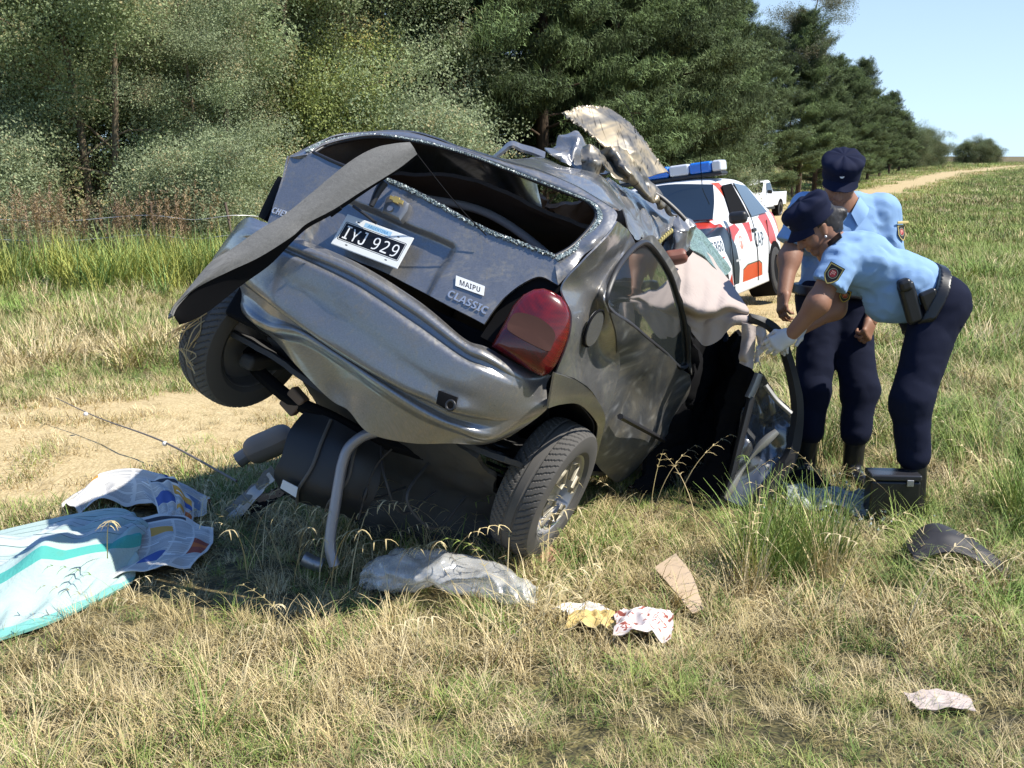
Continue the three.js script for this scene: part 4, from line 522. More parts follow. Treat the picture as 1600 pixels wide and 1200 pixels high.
  const seat = part('rear_seat', [rbox(0.56, 0.5, 0.14, 0.06, [-0.27, 0.74, -0.85], [0.25, 0, 0]), rbox(0.56, 0.46, 0.14, 0.06, [0.31, 0.7, -0.9], [0.35, 0.1, 0.1]), rbox(1.1, 0.16, 0.45, 0.06, [0.02, 0.46, -1.1])], cabin);
  part('parcel_shelf', sheet(crumple(samples([[[-0.5, 0.93, -0.3], [0, 0.9, -0.3], [0.5, 0.9, -0.3]], [[-0.5, 0.95, -0.75], [0, 0.86, -0.7], [0.5, 0.93, -0.75]]], 24, 14), 0.06, 4), 0.015), brownCabin);
  part('headliner', sheet(crumple(samples([[[-0.48, 1.05, -0.5], [0, 1.2, -0.55], [0.55, 1.2, -0.6]], [[-0.5, 0.98, -1.2], [0, 1.1, -1.2], [0.52, 1.22, -1.2]], [[-0.5, 0.8, -1.9], [0, 0.95, -1.9], [0.55, 1.2, -1.8]]], 24, 20), 0.05, 4), 0.015), cabin);
  part('roof_rail_trim', tube([[-0.35, 1.05, -0.7], [0, 1.12, -0.8], [0.35, 1.05, -0.82], [0.52, 0.98, -0.8]], 0.018, 20, 8), std([0.3, 0.3, 0.31], 0.6));
  const fs = part('front_seat', [rbox(0.46, 0.6, 0.16, 0.07, [0.32, 0.78, -1.5], [0.5, 0, 0.2]), rbox(0.26, 0.18, 0.1, 0.05, [0.28, 1.1, -1.38], [0.4, 0, 0.2]), rbox(0.46, 0.16, 0.4, 0.06, [0.36, 0.5, -1.75])], cabin); part('front_seat', [rbox(0.46, 0.6, 0.16, 0.07, [-0.28, 0.66, -1.6], [0.6, 0, -0.1]), rbox(0.26, 0.18, 0.1, 0.05, [-0.28, 0.98, -1.5], [0.5, 0, 0])], cabin);
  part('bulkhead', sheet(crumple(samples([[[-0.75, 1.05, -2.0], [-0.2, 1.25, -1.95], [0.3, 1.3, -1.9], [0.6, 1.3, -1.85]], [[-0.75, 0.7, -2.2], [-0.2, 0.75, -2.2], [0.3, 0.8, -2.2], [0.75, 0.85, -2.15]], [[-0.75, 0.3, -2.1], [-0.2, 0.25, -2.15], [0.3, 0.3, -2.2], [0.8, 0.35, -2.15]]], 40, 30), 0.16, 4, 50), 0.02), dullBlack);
  part('engine_bay', sheet(crumple(samples([[[-0.6, 1.15, -1.7], [0, 1.42, -1.55], [0.42, 1.5, -1.6]], [[-0.7, 1.0, -2.1], [0, 1.15, -2.1], [0.6, 1.2, -2.1]], [[-0.7, 0.6, -2.4], [0, 0.6, -2.5], [0.7, 0.7, -2.4]], [[-0.7, 0.3, -2.3], [0, 0.25, -2.4], [0.7, 0.3, -2.3]]], 50, 40), 0.2, 4, 57), 0.02), rust);
  // door
  const dr = part('door', sheet(crease(samples(WP.door_panel, 60, 60), 0.02, 4, 66), 0.008), new THREE.MeshPhysicalMaterial({ color: new THREE.Color().setRGB(0.13, 0.135, 0.14), roughness: 0.25, metalness: 0.6, clearcoat: 0.8, side: THREE.DoubleSide })); dr.userData.label = 'buckled door torn open with its lining gone';
  part('window_frame', sheet(samples(WP.door_frame, 90, 6), 0.035), blackPlastic, dr);
  part('brace', tube(WP.door_brace[0], 0.022, 16, 6), std([0.3, 0.29, 0.27], 0.4, { metalness: 0.4 }), dr); part('brace', tube(WP.door_brace[1], 0.02, 30, 6), blackPlastic, dr); part('brace', tube(WP.door_brace[2], (t2) => 0.016 + 0.008 * Math.sin(t2 * 9), 30, 6), std([0.4, 0.39, 0.36], 0.35, { metalness: 0.5 }), dr); part('brace', tube(WP.door_brace[3], 0.014, 20, 6), std([0.32, 0.31, 0.29], 0.4, { metalness: 0.4 }), dr);
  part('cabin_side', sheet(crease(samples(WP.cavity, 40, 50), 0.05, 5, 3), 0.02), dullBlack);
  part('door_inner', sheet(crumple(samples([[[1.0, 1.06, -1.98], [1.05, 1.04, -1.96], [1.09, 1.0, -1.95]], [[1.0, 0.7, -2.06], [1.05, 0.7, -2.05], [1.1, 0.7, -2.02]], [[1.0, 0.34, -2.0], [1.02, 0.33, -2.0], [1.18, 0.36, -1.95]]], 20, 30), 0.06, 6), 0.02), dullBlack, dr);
  // underside
  const tk = part('fuel_tank', sheet(samples(WP.tank, 40, 40), 0.1, undefined, true), new THREE.MeshPhysicalMaterial({ color: new THREE.Color().setRGB(0.02, 0.021, 0.024), roughness: 0.5, side: THREE.DoubleSide })); tk.userData.label = 'black plastic fuel tank hanging loose';
  const tlb = samples(WP.tank_label.map((r3) => r3.map((p) => [p[0] - 0.004, p[1], p[2] + 0.014])), 6, 4); part('tank_label', sheet(tlb, 0.003), std([0.62, 0.64, 0.66], 0.6), tk);
  const ex = part('exhaust_pipe', tube(WP.exhaust[0], 0.022, 60, 12), std([0.3, 0.3, 0.33], 0.45, { metalness: 0.55 })); ex.userData.label = 'bent exhaust pipe hanging to the grass'; part('exhaust_tip', tube(WP.exhaust2[0], 0.03, 12, 12), steel, ex);
  part('rear_axle', tube(WP.axle[0], 0.03, 50, 8), dullBlack); part('brake_cable', tube(WP.cable[0], (t2) => (t2 > 0.6 && t2 < 0.75 ? 0.009 : 0.004), 30, 6), blackPlastic);
  const [[s0, s1]] = WP.spring, coil = []; for (let i = 0; i <= 90; i++) { const t2 = i / 90; coil.push([lerp(s0[0], s1[0], t2) + 0.05 * Math.cos(i * 0.35), lerp(s0[1], s1[1], t2), lerp(s0[2], s1[2], t2) + 0.05 * Math.sin(i * 0.35)]); } part('coil_spring', tube(coil, 0.007, 220, 6), blackPlastic);
  part('underbody', sheet(crumple(samples([[[-0.4, 0.3, -0.3], [0.1, 0.28, -0.3], [0.6, 0.28, -0.35]], [[-0.35, 0.1, -0.75], [0.1, 0.02, -0.8], [0.6, 0.05, -0.85]], [[-0.3, -0.2, -1.0], [0.1, -0.25, -0.9], [0.6, -0.2, -1.0]], [[-0.3, -0.45, -1.25], [0.1, -0.45, -1.1], [0.6, -0.3, -1.2]]], 40, 40), 0.06, 5, 31), 0.02), underBlack);
  const mid = (a, b, t) => a.map((v, q2) => lerp(v, b[q2], t)), TK = WP.tank;
  for (const u5 of [1, 2]) part('tank_strap', tube(TK.map((r5) => [r5[u5][0], r5[u5][1] - 0.004, r5[u5][2] + 0.012]), 0.007, 24, 5), std([0.1, 0.09, 0.08], 0.6), tk);
  for (let i = 0; i < 3; i++) part('brake_hose', tube([mid(WP.axle[0][4 + i], WP.axle[0][5 + i], 0.3), [0.1 + i * 0.12, 0.02 - 0.03 * i, -0.5], [0.16 + i * 0.14, -0.12, -0.55 - 0.05 * i], [0.2 + i * 0.13, -0.05 + 0.04 * i, -0.75]], 0.006, 24, 6), std([0.05, 0.05, 0.052], 0.5));
  part('axle_bracket', rbox(0.08, 0.1, 0.05, 0.01, WP.axle[0][3], [0.2, 0.1, -0.4]), rust); part('axle_bracket', rbox(0.08, 0.1, 0.05, 0.01, WP.axle[0][7], [0.2, 0.1, -0.4]), rust);
  part('trailing_arm', rbox(0.07, 0.06, 0.6, 0.02, [-0.5, 0.2, -0.62], [0.1, 0.1, 0]), underBlack); part('trailing_arm', rbox(0.07, 0.06, 0.6, 0.02, [0.62, 0.2, -1.05], [0, -0.1, 0]), underBlack);
  { const r5 = rng(15), o5 = []; for (const l of WP.twigs) for (let i = 0; i < 5; i++) o5.push(tube(l.map((p) => p.map((v) => v + (r5() - 0.5) * 0.05)), 0.0025, 8, 4)); part('caught_straw', o5, std([0.5, 0.38, 0.2], 0.9)).userData.kind = 'stuff'; }
  part('loose_wire', tube(WP.wire[0], 0.0022, 30, 5), dullBlack);
}
// a road wheel, its axis along x, the outer face towards +x
function roadWheel(parent, p, rot, broken) {
  const w = new THREE.Group(); w.name = 'wheel'; w.position.set(...p); w.rotation.set(...rot); parent.add(w);
  const R = 0.288, half = 0.088, prof = []; // tyre section: from inner bead over the tread to outer bead
  const nU = 300, sec = [[-0.07, 0.178], [-0.088, 0.2], [-0.093, 0.235], [-0.086, 0.268]]; for (let i = 0; i <= 34; i++) { const t = i / 34 * 2 - 1; sec.push([t * 0.078, R - 0.012 * Math.pow(Math.abs(t), 3.2)]); } sec.push([0.086, 0.268], [0.093, 0.235], [0.088, 0.2], [0.07, 0.178]);
  const pos = [], idx = [], ns = sec.length;
  for (let i = 0; i <= nU; i++) { const a = i / nU * Math.PI * 2; for (let k = 0; k < ns; k++) {
    const [x, r0] = sec[k]; let r = r0;
    if (k > 3 && k < ns - 4) { const s = x / 0.078, g1 = Math.abs(Math.abs(s) - 0.26) < 0.045, ph = a * 58 / 6.283 + Math.sign(s) * 0.0 + Math.pow(Math.abs(s), 1.3) * 1.7, f = ph - Math.floor(ph), lat = Math.abs(s) > 0.3 && f < 0.2; if (g1 || lat) r -= 0.0055; }
    pos.push(x, Math.cos(a) * r, Math.sin(a) * r);
  } }
  for (let i = 0; i < nU; i++) for (let k = 0; k < ns - 1; k++) { const q = i * ns + k; idx.push(q, q + 1, q + ns, q + 1, q + ns + 1, q + ns); }
  const g = new THREE.BufferGeometry(); g.setAttribute('position', new THREE.Float32BufferAttribute(pos, 3)); g.setIndex(idx);
  mesh('tyre', toCreasedNormals(g, 0.5), std([0.085, 0.08, 0.074], 0.88), w);
  const lat = (pts) => tf(new THREE.LatheGeometry(pts.map((q) => new THREE.Vector2(...q)), 48), [0, 0, 0], [0, 0, -Math.PI / 2]);
  const rim = mesh('rim', [lat([[0.182, 0.075], [0.172, 0.07], [0.165, 0.03], [0.155, -0.02], [0.165, -0.06], [0.18, -0.07]]), lat([[0.165, 0.02], [0.1, 0.035], [0.05, 0.03], [0.001, 0.03]])], steel, w);
  const s = new THREE.Shape(); s.absarc(0, 0, 0.172, 0, 6.2832);
  for (let k = 0; k < 6; k++) { const a = k / 6 * 6.283, h = new THREE.Path(); const P = (rr, aa) => [rr * Math.cos(a + aa), rr * Math.sin(a + aa)]; h.moveTo(...P(0.075, -0.2)); h.lineTo(...P(0.145, -0.3)); h.lineTo(...P(0.15, 0.0)); h.lineTo(...P(0.145, 0.3)); h.lineTo(...P(0.075, 0.2)); h.closePath(); s.holes.push(h); }
  if (broken) { const cov = new THREE.ExtrudeGeometry(s, { depth: 0.006, bevelEnabled: true, bevelSize: 0.004, bevelThickness: 0.004, bevelSegments: 2, curveSegments: 30 }); const pp = cov.attributes.position; for (let i = 0; i < pp.count; i++) { const rr = Math.hypot(pp.getX(i), pp.getY(i)); pp.setZ(i, pp.getZ(i) + 0.02 * (1 - rr / 0.17) + 0.01 * noise(pp.getX(i) * 14, pp.getY(i) * 14, 3)); } cov.computeVertexNormals(); mesh('wheel_cover', tf(cov, [0.066, 0, 0], [0, Math.PI / 2, 0]), std([0.5, 0.48, 0.42], 0.5, { map: tex(128, 128, (u, v) => { const k = 0.8 + 0.4 * per(u, v, 9, 3) + 0.2 * per(u, v, 40, 1); return [k, k * 0.97, k * 0.9]; }), metalness: 0.2 }), w); }
  else { mesh('brake_drum', tf(new THREE.CylinderGeometry(0.11, 0.12, 0.07, 32), [-0.05, 0, 0], [0, 0, Math.PI / 2]), underBlack, w); }
  return w;
}
roadWheel(wreck, [WP.wheelR[0][0][0] - 0.08, WP.wheelR[0][0][1], WP.wheelR[0][0][2]], [0.4, 0.02, -0.04], true).userData.label = 'rear wheel standing in the grass with a broken cover';
roadWheel(wreck, [WP.wheelL[0][0][0], WP.wheelL[0][0][1], WP.wheelL[0][0][2]], [0, -0.12, -0.06], false).userData.label = 'rear wheel hanging in the air';
// ---------- people ----------
const smin = (a, b, k) => { const h = Math.max(k - Math.abs(a - b), 0) / k; return Math.min(a, b) - h * h * k * 0.25; };
// bones: [[ax,ay,az],[bx,by,bz],ra,rb,flatten?] joined with a smooth minimum, meshed on a grid of cells
function fleshField(bones, k) {
  const B = bones.map(([a, b, ra, rb, sq]) => ({ a, ab: [b[0] - a[0], b[1] - a[1], b[2] - a[2]], ra, rb, sq: sq || [1, 1, 1], l: (b[0] - a[0]) ** 2 + (b[1] - a[1]) ** 2 + (b[2] - a[2]) ** 2 + 1e-12 }));
  return (x, y, z) => { let d = 1e3; for (const c of B) { const px = x - c.a[0], py = y - c.a[1], pz = z - c.a[2], t = clamp((px * c.ab[0] + py * c.ab[1] + pz * c.ab[2]) / c.l, 0, 1), ux = (px - c.ab[0] * t) / c.sq[0], uy = (py - c.ab[1] * t) / c.sq[1], uz = (pz - c.ab[2] * t) / c.sq[2], e = (Math.sqrt(ux * ux + uy * uy + uz * uz) - (c.ra + (c.rb - c.ra) * t)) * Math.min(c.sq[0], c.sq[1], c.sq[2]); d = d > 999 ? e : smin(d, e, k); } return d; };
}
function fleshMesh(f, lo, hi, cell) {
  const c = [0, 1, 2].map((i) => (lo[i] + hi[i]) / 2), half = Math.max(hi[0] - lo[0], hi[1] - lo[1], hi[2] - lo[2]) / 2 + cell * 3, res = Math.min(190, Math.ceil(half * 2 / cell)), mc = new MarchingCubes(res, new THREE.MeshBasicMaterial(), false, false, 260000), hs = res / 2;
  mc.isolation = 0;
  for (let k = 0; k < res; k++) { const z = c[2] + (k - hs) / hs * half, oz = z < lo[2] - 0.04 || z > hi[2] + 0.04; for (let j = 0; j < res; j++) { const y = c[1] + (j - hs) / hs * half, oy = y < lo[1] - 0.04 || y > hi[1] + 0.04; for (let i = 0; i < res; i++) { const x = c[0] + (i - hs) / hs * half; mc.field[i + j * res + k * res * res] = oz || oy || x < lo[0] - 0.04 || x > hi[0] + 0.04 ? -1 : -f(x, y, z); } } }
  mc.update();
  const n = mc.count, g = new THREE.BufferGeometry(), p = new Float32Array(n * 3); for (let i = 0; i < n; i++) for (let q = 0; q < 3; q++) p[i * 3 + q] = mc.positionArray[i * 3 + q] * half + c[q];
  g.setAttribute('position', new THREE.BufferAttribute(p, 3)); const m = mergeVertices(g, 1e-5); m.computeVertexNormals(); return m;
}
const extent = (bones, m = 0.02) => { const lo = [9, 9, 9], hi = [-9, -9, -99]; hi[0] = hi[1] = -99; lo[0] = lo[1] = lo[2] = 99; for (const [a, b, ra, rb] of bones) for (let q = 0; q < 3; q++) { lo[q] = Math.min(lo[q], a[q] - ra * 1.3 - m, b[q] - rb * 1.3 - m); hi[q] = Math.max(hi[q], a[q] + ra * 1.3 + m, b[q] + rb * 1.3 + m); } return [lo, hi]; };
const flesh = (bones, k, cell, mod) => { const f = fleshField(bones, k); return fleshMesh(mod ? (x, y, z) => mod(f(x, y, z), x, y, z) : f, ...extent(bones), cell); };
const place = (g, p, ux, uy, uz) => g.applyMatrix4(new THREE.Matrix4().makeBasis(ux, uy, uz).setPosition(V(...p)));
const aim = (fwd, up) => { const z = V(...fwd).normalize(), x = V(...up).cross(z).normalize(), y = z.clone().cross(x); return [x, y, z]; };
function headGeo(fem) { // face to +z, crown to +y, origin between the ears
  const s = fem ? 0.95 : 1, b = [[[0, 0.03, -0.02], [0, 0.03, 0.005], 0.094, 0.09, [0.84, 1.05, 1]], [[0, -0.03, 0.02], [0, -0.09, 0.058], 0.062, 0.03, [0.95, 1, 1]], [[0.036, -0.03, 0.06], [-0.036, -0.03, 0.06], 0.03, 0.03], [[0.035, 0.03, 0.083], [-0.035, 0.03, 0.083], 0.013, 0.013], [[0, -0.04, -0.03], [0, -0.17, -0.05], 0.058, 0.062]];
  const f0 = fleshField(b, 0.035), nose = fleshField([[[0, 0.015, 0.098], [0, -0.028, 0.118], 0.008, 0.013], [[0.012, -0.032, 0.1], [-0.012, -0.032, 0.1], 0.009, 0.009]], 0.012), lips = fleshField([[[0.02, -0.062, 0.088], [-0.02, -0.062, 0.088], 0.006, 0.006], [[0.016, -0.071, 0.087], [-0.016, -0.071, 0.087], 0.0065, 0.0065]], 0.004), ear = fleshField([[[0.079, 0.012, -0.008], [0.076, -0.028, 0.004], 0.013, 0.009, [0.6, 1, 1.2]], [[-0.079, 0.012, -0.008], [-0.076, -0.028, 0.004], 0.013, 0.009, [0.6, 1, 1.2]]], 0.004);
  const f = (x, y, z) => { x /= s; y /= s; z /= s; let d = smin(f0(x, y, z), nose(x, y, z), 0.014); d = smin(d, lips(x, y, z), 0.008); d = smin(d, ear(x, y, z), 0.008); for (const e of [-1, 1]) { const q = 0.02 - Math.hypot(x - e * 0.034, (y - 0.008) * 1.3, z - 0.1); d = Math.max(d, q) + (q > d - 0.02 ? 0.0 : 0); } return d * s; };
  return fleshMesh(f, [-0.1, -0.19, -0.13], [0.1, 0.14, 0.14], 0.0042);
}
function handGeo(curl, spread = 1, glove = 0) { // wrist at the origin, fingers to -y, palm to +z, thumb to +x
  const bones = [[[0, 0.03, 0], [0, -0.02, 0], 0.026, 0.026, [1.1, 1, 0.75]]];
  for (let i = 0; i < 4; i++) { const x = 0.03 - i * 0.02; bones.push([[x * 0.55, -0.02, 0], [x, -0.085 + (i === 3 ? 0.01 : 0), 0], 0.02, 0.012, [1, 1, 0.8]]); }
  const palm = fleshField(bones, 0.02), fl = [0.075, 0.085, 0.078, 0.06], fb = [];
  const fingers = fl.map((L, i) => { const x = 0.03 - i * 0.02; let p = [x, -0.083 + (i === 3 ? 0.01 : 0), 0], a = 0.15 + curl * 0.5, out = [], fr = (1 - i / 1.5) * 0.06 * spread; for (let k = 0; k < 3; k++) { const l = L * [0.44, 0.32, 0.24][k], q = [p[0] + fr * l, p[1] - Math.cos(a) * l, p[2] + Math.sin(a) * l]; out.push([p, q, 0.0098 - k * 0.0012 + glove, 0.0088 - k * 0.0012 + glove]); p = q; a += curl * 0.75; } fb.push(...out); return fleshField(out, 0.006); });
  const th = [[[0.022, -0.02, 0.006], [0.05, -0.052, 0.022], 0.017, 0.0125], [[0.05, -0.052, 0.022], [0.058 - curl * 0.012, -0.088, 0.03 + curl * 0.012], 0.0115, 0.009]], tf2 = fleshField(th, 0.008);
  const [lo, hi] = extent([...bones, ...fb, ...th], 0.004);
  return fleshMesh((x, y, z) => { let d = smin(palm(x, y, z), tf2(x, y, z), 0.012); let e = 9; for (const f of fingers) e = Math.min(e, f(x, y, z)); return smin(d, e, 0.007); }, lo, hi, 0.0034);
}
const skin = new THREE.MeshPhysicalMaterial({ color: new THREE.Color().setRGB(0.36, 0.185, 0.115), roughness: 0.55, sheen: 0.2, map: tex(128, 128, (u, v) => { const k = 0.93 + 0.1 * per(u, v, 20, 2); return [k, k * 0.98, k * 0.96]; }) });
const weave = tex(128, 128, (u, v) => { const k = 0.95 + 0.05 * per(u, v, 60, 2); return [k, k, k]; });
const shirtBlue = std([0.22, 0.365, 0.59], 0.9), navy = new THREE.MeshPhysicalMaterial({ color: new THREE.Color().setRGB(0.0065, 0.009, 0.024), roughness: 0.9, specularIntensity: 0.35, side: THREE.DoubleSide }), navyCap = new THREE.MeshPhysicalMaterial({ color: new THREE.Color().setRGB(0.007, 0.01, 0.03), roughness: 0.85, specularIntensity: 0.35, side: THREE.DoubleSide }), leather = std([0.012, 0.012, 0.013], 0.35), hairMat = std([0.012, 0.009, 0.008], 0.5);
const patchTex = canvasTex(256, 320, (g) => { g.fillStyle = '#15171c'; g.fillRect(0, 0, 256, 320); g.strokeStyle = '#c9b46a'; g.lineWidth = 16; g.beginPath(); g.moveTo(20, 20); g.lineTo(236, 20); g.lineTo(240, 190); g.quadraticCurveTo(200, 270, 128, 305); g.quadraticCurveTo(56, 270, 16, 190); g.closePath(); g.stroke(); g.strokeStyle = '#b9b7a0'; g.lineWidth = 8; g.beginPath(); g.arc(128, 140, 74, 0, 7); g.stroke(); g.fillStyle = '#a8363c'; g.beginPath(); g.arc(128, 140, 58, 0, 7); g.fill(); g.fillStyle = '#e3c9b5'; for (let i = 0; i < 7; i++) g.fillRect(96 + (i % 3) * 24, 104 + Math.floor(i / 3) * 26, 14, 16); });
const shield = (p, n, up, w = 0.07, h = 0.09) => { const s = new THREE.Shape(); s.moveTo(-0.5, 0.5); s.lineTo(0.5, 0.5); s.lineTo(0.5, -0.1); s.quadraticCurveTo(0.35, -0.36, 0, -0.5); s.quadraticCurveTo(-0.35, -0.36, -0.5, -0.1); s.closePath(); const g = new THREE.ExtrudeGeometry(s, { depth: 0.02, bevelEnabled: false, curveSegments: 8 }), P = g.attributes.position, uv = []; for (let i = 0; i < P.count; i++) { uv.push(P.getX(i) + 0.5, P.getY(i) + 0.5); P.setZ(i, P.getZ(i) * 0.12 - 0.25 * P.getX(i) ** 2 * 0.5); } g.setAttribute('uv', new THREE.Float32BufferAttribute(uv, 2)); g.computeVertexNormals(); g.scale(w, h, 0.12); const [x, y, z] = aim(n, up); return place(g, p, x, y, z); };
function capGeo() { // soft field cap with a peak, in head axes
  const rows = []; for (const [y, rx, rz, w] of [[0.03, 0.089, 0.103, 0], [0.075, 0.092, 0.106, 0.001], [0.1, 0.101, 0.114, 0.004], [0.122, 0.1, 0.112, 0.006], [0.138, 0.078, 0.09, 0.006], [0.143, 0.04, 0.046, 0.004], [0.144, 0.001, 0.001, 0]]) { const r = []; for (let i = 0; i <= 40; i++) { const a = i / 40 * 6.2832, q = 1 + w * 14 * noise(Math.cos(a) * 2.6, Math.sin(a) * 2.6, y * 26); r.push([rx * q * Math.sin(a), y + w * 2.2 * noise(Math.cos(a) * 2, Math.sin(a) * 2, 8), rz * q * Math.cos(a) - 0.008]); } rows.push(r); }
  const crown = sheet(samples(rows, 81, 30), 0.004, undefined, true);
  const v = []; for (let j = 0; j < 5; j++) { const t = j / 4, r = []; for (let i = 0; i <= 12; i++) { const a = (i / 12 - 0.5) * 2.3, rr = 1 + t * 0.6 * Math.pow(Math.cos(a * 0.72), 0.8); r.push([0.088 * Math.sin(a) * (1 + t * 0.1), 0.06 - t * 0.03 - 0.024 * Math.abs(Math.sin(a)) * t, 0.097 * Math.cos(a) * rr - 0.008]); } v.push(r); }
  return [crown, sheet(samples(v, 30, 10), 0.005, undefined, true)];
}
// wrinkled cloth: folds that follow the garment
const folds = (amp, f, sx, sy, sz) => (d, x, y, z) => (Math.abs(d) > 0.06 ? d : d - amp * (Math.abs(noise(x * f * sx, y * f * sy, z * f * sz)) * 1.4 - 0.55 * Math.abs(noise(x * f * 2.1, y * f * 2.5, z * f * 2.1)) + 0.35 * noise(x * f * 2.9, y * f * 3.1, z * f * 2.8) - 0.1));
function person(name, label, J) {
  const o = thing(name, label, 'person', J.base), rel = (p) => [p[0] - J.base[0], p[1] - J.base[1], p[2] - J.base[2]], L = (list) => list.map(([a, b, ra, rb, sq]) => [rel(a), rel(b), ra, rb, sq]);
  const add = (n, g, m, p = o) => mesh(n, g, m, p);
  const [hx, hy, hz] = aim(J.face, J.crown), H = rel(J.head);
  const headG = place(headGeo(J.fem), H, hx, hy, hz);
  const hands = J.hands.map(({ wrist, hand, palm, curl, flip, glove }) => { const down = V(...wrist).sub(V(...hand)).normalize(), z0 = V(...palm), x = down.clone().cross(z0).normalize(), z = x.clone().cross(down); const g = handGeo(curl, 1, glove ? 0.0008 : 0); if (flip) { g.scale(-1, 1, 1); const id = g.index.array; for (let i = 0; i < id.length; i += 3) { const t = id[i]; id[i] = id[i + 1]; id[i + 1] = t; } g.computeVertexNormals(); } return [place(g, rel(wrist), x, down, z), glove]; });
  add('body', [flesh(L(J.skinBones), 0.05, 0.0105), headG, ...hands.filter((h) => !h[1]).map((h) => h[0])], skin);
  for (const [g, gl] of hands) if (gl) add('glove', g, std([0.6, 0.58, 0.54], 0.45));
  const sh = add('shirt', flesh(L(J.shirt), 0.06, 0.0085, (d, x, y, z) => { let e = folds(0.013, 7, ...J.shirtDir)(d, x, y, z); for (const [p, n] of J.shirtCuts) { const q = rel(p); e = Math.max(e, (x - q[0]) * n[0] + (y - q[1]) * n[1] + (z - q[2]) * n[2] + (Math.hypot(x - q[0], y - q[1], z - q[2]) > 0.14 ? -9 : 0)); } return e; }), shirtBlue);
  const tr = add('trousers', flesh(L(J.trousers), 0.045, 0.009, folds(0.007, 6, 1.0, 1.2, 1.0)), navy);
  J.boots.forEach((b) => add('boot', flesh(L(b), 0.03, 0.008), leather));
  const cg = capGeo(); const cap = add('cap', place(cg[0], H, hx, hy, hz), navyCap); add('peak', place(cg[1], H, hx, hy, hz), navyCap, cap);
  add('cap_badge', place(tf(new THREE.CylinderGeometry(0.011, 0.011, 0.004, 20), [0, 0.09, 0.104], [Math.PI / 2 - 0.1, 0, 0]), H, hx, hy, hz), std([0.7, 0.72, 0.74], 0.4), cap);
  add('hair', place(fleshMesh((() => { const f = fleshField(J.hair, 0.02); return (x, y, z) => Math.max(f(x, y, z) - 0.003 * noise(x * 60, y * 60, z * 60), y - 0.062); })(), ...extent(J.hair), 0.006), H, hx, hy, hz), hairMat);
  for (const s of [-1, 1]) { const e = add('eye', place(tf(new THREE.SphereGeometry(0.0105, 14, 10), [s * 0.033 * (J.fem ? 0.95 : 1), 0.008, 0.08]), H, hx, hy, hz), std([0.25, 0.2, 0.18], 0.2)); add('eyebrow', place(tube([[s * 0.018, 0.032, 0.094], [s * 0.035, 0.036, 0.09], [s * 0.052, 0.03, 0.076]].map((p) => p.map((v) => v * (J.fem ? 0.95 : 1))), 0.0032, 8, 5), H, hx, hy, hz), hairMat); }
  const belt = (c, n) => { const bones = L([...J.shirt, ...J.trousers]), f = fleshField(bones, 0.06), q = rel(c), m = V(...n).normalize(); return add('belt', fleshMesh((x, y, z) => { const h = (x - q[0]) * m.x + (y - q[1]) * m.y + (z - q[2]) * m.z, r = Math.hypot(x - q[0], y - q[1], z - q[2]); return Math.max(f(x, y, z) - 0.013, Math.abs(h) - 0.024, r - 0.24); }, q.map((v) => v - 0.25), q.map((v) => v + 0.25), 0.007), leather); };
  return { o, add, rel, sh, tr, hx, hy, hz, H, belt };
}
